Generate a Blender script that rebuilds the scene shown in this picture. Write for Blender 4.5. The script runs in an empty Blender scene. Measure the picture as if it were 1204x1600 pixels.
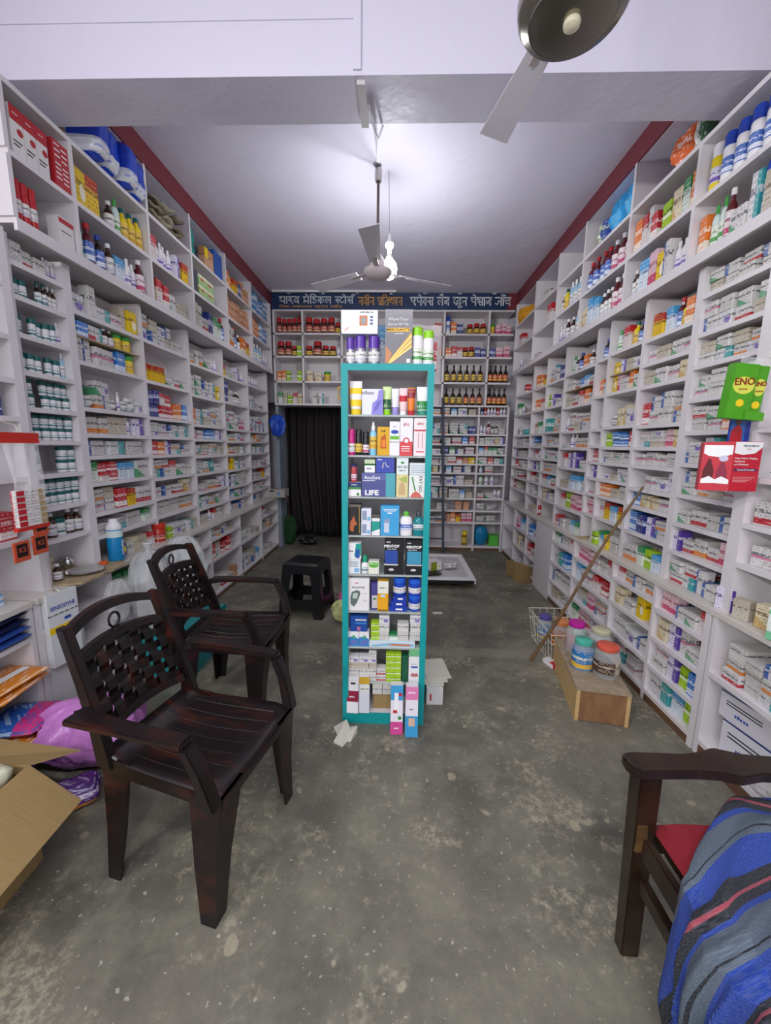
import bpy, bmesh, math, random
from mathutils import Vector, Matrix, noise

# ------------------------------------------------------------------ camera, world, lights
sc = bpy.context.scene
COL = sc.collection
R = math.radians

cam_d = bpy.data.cameras.new('camera')
cam = bpy.data.objects.new('camera', cam_d)
COL.objects.link(cam)
YAW, PITCH, ROLL = R(1.66), R(9.585), R(-0.774)
F = Vector((-math.sin(YAW) * math.cos(PITCH), math.cos(YAW) * math.cos(PITCH), -math.sin(PITCH)))
RT = Vector((math.cos(YAW), math.sin(YAW), 0))
DN = F.cross(RT)
RT2 = math.cos(ROLL) * RT + math.sin(ROLL) * DN
DN2 = -math.sin(ROLL) * RT + math.cos(ROLL) * DN
m3 = Matrix((RT2, -DN2, -F)).transposed()
cam.matrix_world = Matrix.Translation((0, 0, 1.4)) @ m3.to_4x4()
cam_d.sensor_fit = 'VERTICAL'
cam_d.sensor_height = 24.0
cam_d.lens = 620.0 / 1600.0 * 24.0
cam_d.clip_start = 0.05
sc.camera = cam

sc.view_settings.view_transform = 'Standard'
sc.view_settings.look = 'None'
sc.view_settings.gamma = 1.0
sc.view_settings.use_curve_mapping = False
sc.view_settings.exposure = 0.33

world = bpy.data.worlds.new('world')
sc.world = world
world.use_nodes = True
bg = world.node_tree.nodes['Background']
bg.inputs[0].default_value = (0.95, 0.96, 1.0, 1)
bg.inputs[1].default_value = 1.5


def area(name, loc, rot, sx, sy, power, col=(1, 1, 1)):
    l = bpy.data.lights.new(name, 'AREA')
    l.shape = 'RECTANGLE'
    l.size, l.size_y, l.energy, l.color = sx, sy, power, col
    o = bpy.data.objects.new(name, l)
    COL.objects.link(o)
    o.location = loc
    o.rotation_euler = rot
    return o


# ceiling tubes of the shop front half (behind the photographer)
area('tube_light', (0.1, -0.45, 3.02), (R(12), 0, 0), 1.2, 0.10, 27, (0.93, 0.94, 1.0))
# wall tube on the left-hand wall near the entrance
area('wall_tube_light', (-1.88, -0.75, 2.45), (0, R(-90), R(18)), 0.10, 1.2, 66, (1.0, 0.985, 0.96))
BULB_STRENGTH = 185.0

random.seed(7)
U = random.uniform


# ------------------------------------------------------------------ material helpers
def lin(h):
    h = h.lstrip('#')
    v = [int(h[i:i + 2], 16) / 255 for i in (0, 2, 4)]
    return tuple((c / 12.92 if c <= 0.04045 else ((c + 0.055) / 1.055) ** 2.4) for c in v) + (1,)


MATS = {}


class NT:
    def __init__(s, name):
        s.mat = bpy.data.materials.new(name)
        s.mat.use_nodes = True
        s.n = s.mat.node_tree.nodes
        s.l = s.mat.node_tree.links
        s.b = s.n['Principled BSDF']

    def new(s, t):
        return s.n.new(t)

    def put(s, sock, v):
        if isinstance(v, bpy.types.NodeSocket):
            s.l.new(v, sock)
        elif v is not None:
            sock.default_value = v

    def m(s, op, a, b=None, c=None):
        nd = s.n.new('ShaderNodeMath')
        nd.operation = op
        s.put(nd.inputs[0], a)
        s.put(nd.inputs[1], b)
        if c is not None:
            s.put(nd.inputs[2], c)
        return nd.outputs[0]

    def mix(s, f, a, b):
        nd = s.n.new('ShaderNodeMix')
        nd.data_type = 'RGBA'
        s.put(nd.inputs[0], f)
        s.put(nd.inputs[6], a)
        s.put(nd.inputs[7], b)
        return nd.outputs[2]

    def coord(s, kind='Object'):
        return s.n.new('ShaderNodeTexCoord').outputs[kind]

    def noise(s, vec, scale, detail=3, rough=0.55, dim='3D'):
        nd = s.n.new('ShaderNodeTexNoise')
        nd.noise_dimensions = dim
        s.put(nd.inputs['Vector'], vec)
        nd.inputs['Scale'].default_value = scale
        nd.inputs['Detail'].default_value = detail
        nd.inputs['Roughness'].default_value = rough
        return nd.outputs[0]

    def ramp(s, f, p0, p1, c0=(0, 0, 0, 1), c1=(1, 1, 1, 1)):
        nd = s.n.new('ShaderNodeValToRGB')
        s.put(nd.inputs[0], f)
        e = nd.color_ramp.elements
        e[0].position, e[1].position = p0, p1
        e[0].color, e[1].color = c0, c1
        return nd.outputs[0]

    def col(s, v):
        s.put(s.b.inputs['Base Color'], v)

    def rough(s, v):
        s.put(s.b.inputs['Roughness'], v)

    def bump(s, h, strength=0.2, dist=0.01):
        nd = s.n.new('ShaderNodeBump')
        nd.inputs['Strength'].default_value = strength
        nd.inputs['Distance'].default_value = dist
        s.put(nd.inputs['Height'], h)
        s.l.new(nd.outputs[0], s.b.inputs['Normal'])


def plain(name, hexc, rough=0.5, metal=0.0, var=0.06, vscale=8, bump=0.0, trans=0.0, alpha=None, ior=1.45):
    if name in MATS:
        return MATS[name]
    t = NT(name)
    c = lin(hexc)
    nz = t.noise(t.coord(), vscale, 3)
    c0 = tuple(x * (1 - var) for x in c[:3]) + (1,)
    c1 = tuple(min(1, x * (1 + var)) for x in c[:3]) + (1,)
    t.col(t.mix(nz, c0, c1))
    t.rough(rough)
    t.b.inputs['Metallic'].default_value = metal
    t.b.inputs['IOR'].default_value = ior
    if trans:
        t.b.inputs['Transmission Weight'].default_value = trans
    if alpha is not None:
        t.b.inputs['Alpha'].default_value = alpha
    if bump:
        t.bump(t.noise(t.coord(), vscale * 5, 4), bump)
    MATS[name] = t.mat
    return t.mat


def printed(name, base, acc, layout, text='#4a4a55', rough=0.42):
    """a printed carton: ground colour, an accent block and rows of small print, in the carton's own 0..1 box"""
    t = NT(name)
    sep = t.new('ShaderNodeSeparateXYZ')
    t.l.new(t.coord('Generated'), sep.inputs[0])
    x, y, z = sep.outputs
    gt = lambda a, b: t.m('GREATER_THAN', a, b)
    lt = lambda a, b: t.m('LESS_THAN', a, b)
    mul = lambda a, b: t.m('MULTIPLY', a, b)
    u = t.m('MULTIPLY_ADD', y, 0.73, x)
    if layout == 0:
        band = mul(gt(z, 0.07), lt(z, 0.34))
    elif layout == 1:
        band = gt(z, 0.66)
    elif layout == 2:
        band = lt(x, 0.24)
    elif layout == 3:
        band = lt(t.m('MULTIPLY_ADD', x, 0.7, z), 0.52)
    elif layout == 4:
        dx = t.m('SUBTRACT', x, 0.68)
        dz = t.m('SUBTRACT', z, 0.42)
        band = lt(t.m('ADD', mul(dx, dx), mul(dz, dz)), 0.055)
    elif layout == 5:
        band = gt(x, 0.6)
    else:
        band = mul(gt(z, 0.42), lt(z, 0.56))
    zz = mul(z, 8.0)
    fr = t.m('FRACT', zz)
    row = mul(gt(fr, 0.3), lt(fr, 0.72))
    cmb = t.new('ShaderNodeCombineXYZ')
    t.put(cmb.inputs[0], t.m('MULTIPLY_ADD', u, 9.0, mul(t.new('ShaderNodeObjectInfo').outputs['Random'], 97.0)))
    t.put(cmb.inputs[1], mul(t.m('FLOOR', zz), 3.71))
    n = t.noise(cmb.outputs[0], 1.0, 2, 0.7)
    txt = mul(mul(row, gt(n, 0.51)), mul(gt(x, 0.07), lt(x, 0.93)))
    head = mul(mul(gt(z, 0.56), lt(z, 0.70)), gt(t.noise(cmb.outputs[0], 0.6, 1, 0.5), 0.47))
    txt = t.m('MAXIMUM', mul(txt, 0.55), mul(head, 0.8))
    b, a, k = lin(base), lin(acc), lin(text)
    t.col(t.mix(txt, t.mix(band, b, a), t.mix(band, k, b)))
    t.rough(rough)
    MATS[name] = t.mat
    return t.mat


# ------------------------------------------------------------------ mesh helpers
class MB:
    def __init__(s):
        s.v, s.f = [], []

    def add(s, vs, fs):
        o = len(s.v)
        s.v += [tuple(p) for p in vs]
        s.f += [tuple(i + o for i in f) for f in fs]
        return s

    def box(s, x0, x1, y0, y1, z0, z1):
        return s.hexa([(x0, y0, z0), (x1, y0, z0), (x1, y1, z0), (x0, y1, z0), (x0, y0, z1), (x1, y0, z1), (x1, y1, z1), (x0, y1, z1)])

    def hexa(s, p):
        return s.add(p, [(0, 3, 2, 1), (4, 5, 6, 7), (0, 1, 5, 4), (1, 2, 6, 5), (2, 3, 7, 6), (3, 0, 4, 7)])

    def beam(s, a, b, w, h, up=(0, 0, 1)):
        """box section bar from a to b, w across, h along up"""
        a, b = Vector(a), Vector(b)
        d = (b - a).normalized()
        sd = d.cross(Vector(up))
        if sd.length < 1e-4:
            sd = d.cross(Vector((1, 0, 0)))
        sd.normalize()
        u = sd.cross(d)
        p = []
        for c in (a, b):
            for i, j in ((-1, -1), (1, -1), (1, 1), (-1, 1)):
                p.append(c + sd * (i * w / 2) + u * (j * h / 2))
        return s.add(p, [(0, 1, 2, 3), (7, 6, 5, 4), (0, 4, 5, 1), (1, 5, 6, 2), (2, 6, 7, 3), (3, 7, 4, 0)])

    def tube(s, pts, r, seg=8, closed=False):
        pts = [Vector(p) for p in pts]
        n = len(pts)
        rr = r if isinstance(r, (list, tuple)) else [r] * n
        vs = []
        for i, p in enumerate(pts):
            q0 = pts[(i - 1) % n] if (closed or i) else p
            q1 = pts[(i + 1) % n] if (closed or i < n - 1) else p
            d = (q1 - q0).normalized()
            a = d.cross(Vector((0, 0, 1)))
            if a.length < 0.05:
                a = d.cross(Vector((1, 0, 0)))
            a.normalize()
            b = d.cross(a)
            for k in range(seg):
                t = 2 * math.pi * k / seg
                vs.append(p + (a * math.cos(t) + b * math.sin(t)) * rr[i])
        fs = []
        for i in range(n if closed else n - 1):
            j = (i + 1) % n
            for k in range(seg):
                l = (k + 1) % seg
                fs.append((i * seg + k, i * seg + l, j * seg + l, j * seg + k))
        if not closed:
            fs.append(tuple(range(seg)))
            fs.append(tuple((n - 1) * seg + k for k in reversed(range(seg))))
        return s.add(vs, fs)

    def lathe(s, prof, seg=14, cx=0, cy=0, sx=1.0, sy=1.0):
        n = len(prof)
        vs, fs = [], []
        for r, z in prof:
            for k in range(seg):
                t = 2 * math.pi * k / seg
                vs.append((cx + r * sx * math.cos(t), cy + r * sy * math.sin(t), z))
        for i in range(n - 1):
            for k in range(seg):
                l = (k + 1) % seg
                fs.append((i * seg + k, i * seg + l, (i + 1) * seg + l, (i + 1) * seg + k))
        if prof[0][0] > 1e-5:
            fs.append(tuple(reversed(range(seg))))
        if prof[-1][0] > 1e-5:
            fs.append(tuple((n - 1) * seg + k for k in range(seg)))
        return s.add(vs, fs)

    def prism(s, poly, a, b, axis='y'):
        """outline poly (2D) extruded from a to b along axis"""
        mk = {'y': lambda p, t: (p[0], t, p[1]), 'x': lambda p, t: (t, p[0], p[1]), 'z': lambda p, t: (p[0], p[1], t)}[axis]
        n = len(poly)
        vs = [mk(p, a) for p in poly] + [mk(p, b) for p in poly]
        fs = [tuple(range(n)), tuple(reversed(range(n, 2 * n)))]
        fs += [(i, i + n, (i + 1) % n + n, (i + 1) % n) for i in range(n)]
        return s.add(vs, fs)

    def grid(s, fn, nu, nv):
        vs = [fn(i / nu, j / nv) for j in range(nv + 1) for i in range(nu + 1)]
        fs = [(j * (nu + 1) + i, j * (nu + 1) + i + 1, (j + 1) * (nu + 1) + i + 1, (j + 1) * (nu + 1) + i) for j in range(nv) for i in range(nu)]
        return s.add(vs, fs)

    def mesh(s, name, mat=None, smooth=False, bevel=0.0, fix=True):
        me = bpy.data.meshes.new(name)
        me.from_pydata(s.v, [], s.f)
        if fix or bevel:
            bm = bmesh.new()
            bm.from_mesh(me)
            bmesh.ops.remove_doubles(bm, verts=bm.verts, dist=1e-6)
            bmesh.ops.recalc_face_normals(bm, faces=bm.faces)
            if bevel:
                bmesh.ops.bevel(bm, geom=list(bm.edges), offset=bevel, segments=2, affect='EDGES', clamp_overlap=True)
            bm.to_mesh(me)
            bm.free()
        if mat:
            me.materials.append(mat)
        if smooth:
            me.polygons.foreach_set('use_smooth', [True] * len(me.polygons))
            try:
                me.set_sharp_from_angle(angle=R(40))
            except Exception:
                pass
        return me


def tag(o, label=None, cat=None, group=None, kind=None):
    if label:
        o['label'] = label
    if cat:
        o['category'] = cat
    if group:
        o['group'] = group
    if kind:
        o['kind'] = kind
    return o


def link(name, data, parent=None, loc=(0, 0, 0), rz=0.0, scale=None):
    o = bpy.data.objects.new(name, data)
    COL.objects.link(o)
    o.location = loc
    o.rotation_euler = (0, 0, rz)
    if scale:
        o.scale = scale
    if parent:
        o.parent = parent
    return o


def obj(name, mb, mat, parent=None, loc=(0, 0, 0), rz=0.0, smooth=False, bevel=0.0, fix=True):
    return link(name, mb.mesh(name, mat, smooth, bevel, fix), parent, loc, rz)


def empty(name, loc=(0, 0, 0), rz=0.0):
    o = link(name, None, None, loc, rz)
    o.empty_display_size = 0.1
    return o


def struct(name, mb, mat, parent=None, **k):
    o = obj(name, mb, mat, parent, **k)
    if not parent:
        o['kind'] = 'structure'
    return o


def solid(o, th, offset=-1.0):
    md = o.modifiers.new('solid', 'SOLIDIFY')
    md.thickness = th
    md.offset = offset
    return o


def text(parent, s, size, loc, mat, rot=(R(90), 0, 0), align='CENTER', width=None, ext=0.0004, bold=0.0):
    c = bpy.data.curves.new('lettering', 'FONT')
    c.body = s
    c.size = size
    c.align_x = align
    c.align_y = 'CENTER'
    c.extrude = ext
    c.offset = bold
    c.resolution_u = 3
    c.materials.append(mat)
    o = link('lettering', c, parent, loc)
    o.rotation_euler = rot
    if width:
        est = 0.56 * size * len(s)
        o.scale = (width / est, 1, 1)
    return o


def fbm(p, s=1.0):
    return noise.noise(Vector(p) * s)


# ------------------------------------------------------------------ base materials
def mk_floor():
    t = NT('concrete_floor')
    co = t.coord()
    n1 = t.noise(co, 1.3, 6, 0.6)
    n2 = t.noise(co, 5.5, 8, 0.68)
    n3 = t.noise(co, 38, 5, 0.7)
    c = t.mix(t.ramp(n1, 0.34, 0.66), lin('#59574d'), lin('#827e70'))
    c = t.mix(t.m('MULTIPLY', t.ramp(n2, 0.44, 0.64), 0.55), c, lin('#93907f'))
    big = t.ramp(t.noise(co, 2.3, 10, 0.74), 0.52, 0.59)
    fine = t.ramp(t.noise(co, 40, 5, 0.75), 0.45, 0.57)
    c = t.mix(t.m('MULTIPLY', t.m('MULTIPLY', big, fine), 0.7), c, lin('#b3ab92'))
    mid = t.ramp(t.noise(co, 11, 9, 0.78), 0.60, 0.66)
    c = t.mix(t.m('MULTIPLY', mid, 0.55), c, lin('#aaa48f'))
    sp = t.ramp(t.noise(co, 58, 3, 0.5), 0.66, 0.70)
    c = t.mix(t.m('MULTIPLY', sp, 0.65), c, lin('#c6c2b2'))
    blotch = t.ramp(t.noise(co, 9.5, 1, 0.3), 0.72, 0.735)
    c = t.mix(t.m('MULTIPLY', blotch, 0.7), c, lin('#b0a78e'))
    # trowelled joint across the room
    sep = t.new('ShaderNodeSeparateXYZ')
    t.l.new(co, sep.inputs[0])
    wob = t.m('MULTIPLY_ADD', t.noise(co, 6, 4, 0.7), 0.16, -0.08)
    yy = t.m('ADD', sep.outputs[1], wob)
    d = t.m('ABSOLUTE', t.m('SUBTRACT', yy, 2.55))
    c = t.mix(t.m('MULTIPLY', t.ramp(d, 0.045, 0.075, (1, 1, 1, 1), (0, 0, 0, 1)), 0.45), c, lin('#9b9684'))
    dk = t.ramp(t.noise(co, 3.3, 5, 0.6), 0.56, 0.74)
    c = t.mix(t.m('MULTIPLY', dk, 0.45), c, lin('#474a4a'))
    c = t.mix(t.m('MULTIPLY', t.ramp(n3, 0.35, 0.75), 0.25), c, lin('#4c4d49'))
    t.col(c)
    t.rough(t.m('MULTIPLY_ADD', n2, 0.35, 0.38))
    t.bump(t.m('ADD', n3, t.m('MULTIPLY', n2, 2.0)), 0.16, 0.01)
    MATS['floor'] = t.mat
    return t.mat


def mk_paint(name, hexc, rough=0.55, bump=0.25, stain=0.06):
    t = NT(name)
    co = t.coord()
    c = lin(hexc)
    n = t.noise(co, 2.0, 5, 0.6)
    c0 = tuple(x * (1 - stain) for x in c[:3]) + (1,)
    t.col(t.mix(n, c0, c))
    t.rough(rough)
    t.bump(t.m('ADD', t.noise(co, 3.5, 4, 0.5), t.m('MULTIPLY', t.noise(co, 40, 3, 0.5), 0.06)), bump, 0.03)
    MATS[name] = t.mat
    return t.mat


def mk_lamin(name='laminate', hexc='#e4dfe2'):
    t = NT(name)
    co = t.coord()
    c = lin(hexc)
    n = t.noise(co, 7, 6, 0.7)
    d = t.ramp(t.noise(co, 60, 3, 0.6), 0.66, 0.74)
    c = t.mix(t.m('MULTIPLY', n, 0.12), c, lin('#a8a3a0'))
    c = t.mix(t.m('MULTIPLY', d, 0.25), c, lin('#8d8780'))
    t.col(c)
    t.rough(0.34)
    MATS[name] = t.mat
    return t.mat


def mk_wood(name, c0, c1, rough=0.4, scale=(1, 12, 12), bump=0.1):
    t = NT(name)
    mp = t.new('ShaderNodeMapping')
    t.l.new(t.coord(), mp.inputs[0])
    mp.inputs['Scale'].default_value = scale
    n = t.noise(mp.outputs[0], 3.0, 6, 0.65)
    t.col(t.mix(t.ramp(n, 0.3, 0.72), lin(c0), lin(c1)))
    t.rough(rough)
    t.bump(n, bump, 0.004)
    MATS[name] = t.mat
    return t.mat


FLOOR = mk_floor()
CEIL = mk_paint('ceiling_paint', '#dbd8e8', 0.42, 0.45, 0.05)
WALLP = mk_paint('wall_paint', '#d6d3dc', 0.5, 0.2)
LAM = mk_lamin()
LAMD = mk_lamin('laminate_counter', '#d6d0c8')
BACKP = mk_lamin('back_board', '#dad5d8')
RED = mk_paint('maroon_paint', '#7a2f3a', 0.5, 0.15, 0.12)
PLINTH = mk_wood('plinth_wood', '#5a4030', '#7d5b42', 0.55, (2, 1.2, 18))
PLY = mk_wood('plywood_face', '#7a5538', '#9a7350', 0.6, (6, 6, 2))
PLYTOP = mk_wood('plywood_top', '#8d7c66', '#b5a48b', 0.65, (9, 9, 9), 0.3)
PLYEDGE = mk_wood('plywood_edge', '#b8935c', '#d8b987', 0.6, (4, 4, 30))
DARKWOOD = mk_wood('dark_chair_wood', '#150e0a', '#35241a', 0.32, (3, 3, 3))
WORNWOOD = mk_wood('worn_wood', '#3a2818', '#7a5a36', 0.45, (5, 9, 5))
BAMBOO = mk_wood('bamboo', '#4f3823', '#8a6c49', 0.5, (14, 14, 3))
KRAFT = mk_wood('corrugated_card', '#957a4c', '#a0865a', 0.8, (3, 60, 3), 0.12)
KRAFT2 = mk_wood('card_sheet', '#9c8666', '#b8a585', 0.8, (6, 6, 6), 0.1)
TEAL = plain('teal_paint', '#109a9c', 0.3, var=0.05)
WHITE = plain('white_plastic', '#e9e7ea', 0.35)
GREYW = plain('greyish_white', '#c9c6c8', 0.4)
BLACK = plain('black_plastic', '#17181b', 0.32, var=0.15)
INK = plain('dark_ink', '#23242c', 0.5)
INKW = plain('white_ink', '#f2f2f2', 0.5)
INKR = plain('red_ink', '#c02430', 0.5)
INKB = plain('blue_ink', '#2a4da8', 0.5)
INKG = plain('green_ink', '#3a8b3c', 0.5)
INKGO = plain('gold_ink', '#c9a04a', 0.4)
INKY = plain('yellow_ink', '#f0cc1e', 0.5)
METAL = plain('brushed_steel', '#b5b3ac', 0.22, 1.0)
CHROME = plain('chrome', '#d5d5d2', 0.1, 1.0)
WIRE = plain('white_wire', '#d8d2c2', 0.4)
CABLE = plain('grey_cable', '#7d7a78', 0.5)


def mk_clear(name, hexc='#ffffff', alpha=0.25, rough=0.12):
    t = NT(name)
    t.col(t.mix(t.noise(t.coord(), 9, 3), lin(hexc), (1, 1, 1, 1)))
    t.rough(rough)
    t.b.inputs['Alpha'].default_value = alpha
    t.bump(t.noise(t.coord(), 22, 4, 0.7), 0.5, 0.01)
    MATS[name] = t.mat
    return t.mat


CLEAR = mk_clear('clear_film', '#e9eef0', 0.22)
FROST = mk_clear('frosted_bag', '#b9c0c4', 0.5, 0.25)
PETJ = mk_clear('clear_jar', '#d6dde0', 0.30, 0.08)
GLASS = mk_clear('glass_shelf', '#a9c4bd', 0.55, 0.05)

# ------------------------------------------------------------------ room dimensions (metres)
XL, XR = -1.61, 1.41          # front planes of the upper loft and of the base cupboards
ML, MR = -1.68, 1.47          # front planes of the recessed middle shelving
WL, WR = -1.96, 1.77          # side walls
YB, WB = 5.25, 5.54           # front of the back shelving, back wall
H, SOF = 3.24, 3.10
LOFT = (2.32, 2.575, 2.84)    # loft board tops
TB = 0.022

struct('floor', MB().box(-2.6, 2.4, -6, 7.2, -0.1, 0), FLOOR)
struct('ceiling', MB().box(-2.1, 1.95, -2.6, 6.6, H, H + 0.12), CEIL)
struct('wall_left', MB().box(WL - 0.14, WL, -2.6, 6.6, 0, H), WALLP)
struct('wall_right', MB().box(WR, WR + 0.14, -2.6, 6.6, 0, H), WALLP)
wb = MB().box(-0.74, WR, WB, WB + 0.12, 0, H).box(WL, -0.74, WB, WB + 0.12, 1.95, H)
struct('wall_back', wb, WALLP)
struct('wall_passage', MB().box(WL, -0.5, 6.3, 6.4, 0, H), WALLP)
struct('wall_passage_side', MB().box(-0.74, -0.64, WB + 0.12, 6.3, 0, H), WALLP)
beam = struct('beam', MB().box(WL, WR, 1.90, 2.15, 2.895, H), CEIL)
# side and back soffits with their maroon fascias
struct('trim_1', MB().box(WL, XL - 0.012, 2.15, WB, SOF, H), CEIL)
struct('trim_2', MB().box(XR + 0.012, WR, 2.15, WB, SOF, H), CEIL)
struct('trim_3', MB().box(XL - 0.012, XL, 2.15, YB, SOF + 0.002, H), RED)
struct('trim_4', MB().box(XR, XR + 0.012, 2.15, YB, SOF + 0.002, H), RED)
struct('trim_5', MB().box(XL, XR, YB, YB + 0.02, 3.05, H), RED)
struct('trim_6', MB().box(WL, WL + 0.004, 1.0, WB, 2.85, SOF), RED)
struct('trim_7', MB().box(WR - 0.004, WR, 1.0, WB, 2.85, SOF), RED)


# ------------------------------------------------------------------ shelving units
def unit(name, label, loc=(0, 0, 0)):
    e = empty(name, loc)
    tag(e, label, 'shelving', 'fitted white shelving of the shop')
    return e


def side_unit(name, label, sgn, xf, xb, uprights, z0, z1, boards, back=True, thick=None):
    """shelving along a side wall: xf front plane, xb back plane; boards: per bay list of board top heights"""
    e = unit(name, label, (xb, uprights[0], 0))
    L = lambda x, y, z: (x - xb, y - uprights[0], z)

    def bx(nm, x0, x1, y0, y1, za, zb, mat=LAM):
        x0, x1 = min(x0, x1), max(x0, x1)
        return obj(nm, MB().box(x0 - xb, x1 - xb, y0 - uprights[0], y1 - uprights[0], za, zb), mat, e)
    for i, y in enumerate(uprights):
        w = (thick or {}).get(i, TB)
        bx('upright', xf, xb, y - w / 2, y + w / 2, z0, z1)
    for i in range(len(uprights) - 1):
        w0 = (thick or {}).get(i, TB) / 2
        w1 = (thick or {}).get(i + 1, TB) / 2
        for z in boards[i]:
            bx('shelf_board', xf - sgn * -0.0, xb, uprights[i] + w0, uprights[i + 1] - w1, z - TB, z)
    if back:
        bx('back_panel', xb, xb + sgn * 0.008, uprights[0], uprights[-1], z0, z1, BACKP)
    return e


# left wall
UL = [1.79, 2.135, 2.74, 3.28, 3.91, 4.55, 5.21]
loftL = unit('loft_shelving', 'white three-row loft shelving high along the left-hand wall', (WL, UL[0], 0))
loftR = unit('loft_shelving', 'white three-row loft shelving high along the right-hand wall', (WR, 1.30, 0))
UR = [1.30, 2.19, 2.765, 3.40, 3.91, 4.52, 5.22]


def loft(e, xf, xw, ups, y_end):
    x0, x1 = min(xf, xw), max(xf, xw)
    ox, oy = e.location.x, e.location.y
    def bx(nm, a, b, za, zb, mat=LAM, xa=x0, xb=x1):
        return obj(nm, MB().box(xa - ox, xb - ox, a - oy, b - oy, za, zb), mat, e)
    for z in LOFT:
        bx('shelf_board', ups[0], y_end, z - TB, z)
    for i, y in enumerate(ups):
        for a, b in ((LOFT[0], LOFT[1] - TB), (LOFT[1], LOFT[2] - TB)):
            bx('upright', y - TB / 2, y + TB / 2, a, b)
        if i > 1:
            bx('upright', y - TB / 2, y + TB / 2, LOFT[2], SOF)
    inner = (xw, xw + 0.008) if xw < 0 else (xw - 0.008, xw)
    bx('back_panel', ups[0], y_end, LOFT[0], LOFT[2] - TB, BACKP, *inner)
    lip = (xf, xf - 0.015) if xw < 0 else (xf, xf + 0.015)
    bx('front_rail', ups[0], y_end, LOFT[0] - 0.05, LOFT[0] - TB, LAM, min(lip), max(lip))


loft(loftL, XL, WL + 0.004, UL, 5.235)
loft(loftR, XR, WR - 0.004, UR, 5.235)

ZL = [
    [2.17, 2.03, 1.87, 1.71, 1.55, 1.40, 1.24, 1.08, 0.92],
    [2.07, 1.82, 1.58, 1.44, 1.32, 1.17, 1.00, 0.87],
    [2.07, 1.81, 1.57, 1.44, 1.31, 1.15, 1.01, 0.88],
    [2.04, 1.79, 1.55, 1.43, 1.29, 1.14, 0.98, 0.84],
    [2.04, 1.80, 1.54, 1.42, 1.29, 1.13, 0.96, 0.84],
    [2.05, 1.80, 1.54, 1.42, 1.29, 1.13, 0.98, 0.85]]
UML = [1.79, 2.11, 2.69, 3.27, 3.90, 4.54, 5.20]
side_unit('mid_tier_shelving', 'white open wall shelving, middle tier of the left-hand wall', -1, ML, -1.86, UML, 0.70, 2.27, ZL, thick={1: 0.05, 0: 0.04, 3: 0.035})
ZR = [
    [2.14, 1.96, 1.81, 1.65, 1.49, 1.33, 1.17, 1.02, 0.87],
    [2.04, 1.90, 1.77, 1.54, 1.41, 1.30, 1.16, 1.05, 0.89],
    [2.05, 1.78, 1.55, 1.41, 1.30, 1.18, 1.06, 0.90],
    [2.04, 1.78, 1.54, 1.42, 1.30, 1.18, 1.06, 0.90],
    [2.03, 1.75, 1.54, 1.40, 1.23, 1.05, 0.88],
    [2.02, 1.79, 1.55, 1.42, 1.29, 1.16, 1.03, 0.89],
    [2.02, 1.79, 1.54, 1.41, 1.28, 1.16, 1.03, 0.89],
    [2.02, 1.79, 1.54, 1.41, 1.28, 1.16, 1.03, 0.89]]
UMR = [1.74, 2.15, 2.58, 2.98, 3.16, 3.73, 4.17, 4.57, 5.22]
side_unit('mid_tier_shelving', 'white open wall shelving, middle tier of the right-hand wall', 1, MR, 1.65, UMR, 0.70, 2.27, ZR, thick={1: 0.045, 2: 0.03, 4: 0.03})
# nearest right-hand bay, its own unit with a wide front stile
ZR0 = [[1.49, 1.29, 1.10, 0.93]]
side_unit('mid_tier_shelving', 'white shelving bay nearest the camera beyond the hanging green sachets', 1, MR - 0.03, 1.63, [1.22, 1.70], 0.70, 2.27, ZR0, thick={1: 0.06})
ZL0 = [[2.05, 1.84, 1.66, 1.50, 1.24, 0.97]]
side_unit('mid_tier_shelving', 'white shelving bay nearest the camera behind the hanging toothpaste strip', -1, ML + 0.03, -1.84, [1.15, 1.745], 0.70, 2.27, ZL0, thick={1: 0.04})

# base cupboards: open fronts, plinth, worktops
UBL = [1.64, 2.10, 2.80, 3.32, 3.97, 4.61, 5.27]
BL = [[0.06, 0.34, 0.54], [0.06, 0.30, 0.535], [0.06, 0.375, 0.54], [0.06, 0.375, 0.56], [0.06, 0.37], [0.06, 0.355, 0.52]]
UBR = [1.73, 2.10, 2.53, 3.11, 3.56]
BR = [[0.065, 0.22, 0.385, 0.55], [0.065, 0.23, 0.42, 0.58], [0.065, 0.22, 0.39, 0.55], [0.065, 0.21, 0.385, 0.575]]


def base_unit(name, label, sgn, xf, xb, ups, boards, wide=None):
    e = side_unit(name, label, sgn, xf, xb, ups, 0.0, 0.672, boards, back=True, thick={0: 0.03})
    ox, oy = xb, ups[0]
    a, b = sorted((xf + sgn * 0.003, xf + sgn * 0.02))
    for i in range(len(ups) - 1):
        obj('plinth', MB().box(a - ox, b - ox, ups[i] + 0.012 - oy, ups[i + 1] - 0.012 - oy, 0.0, boards[i][0] - TB - 0.0005), PLINTH, e)
    return e


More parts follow.
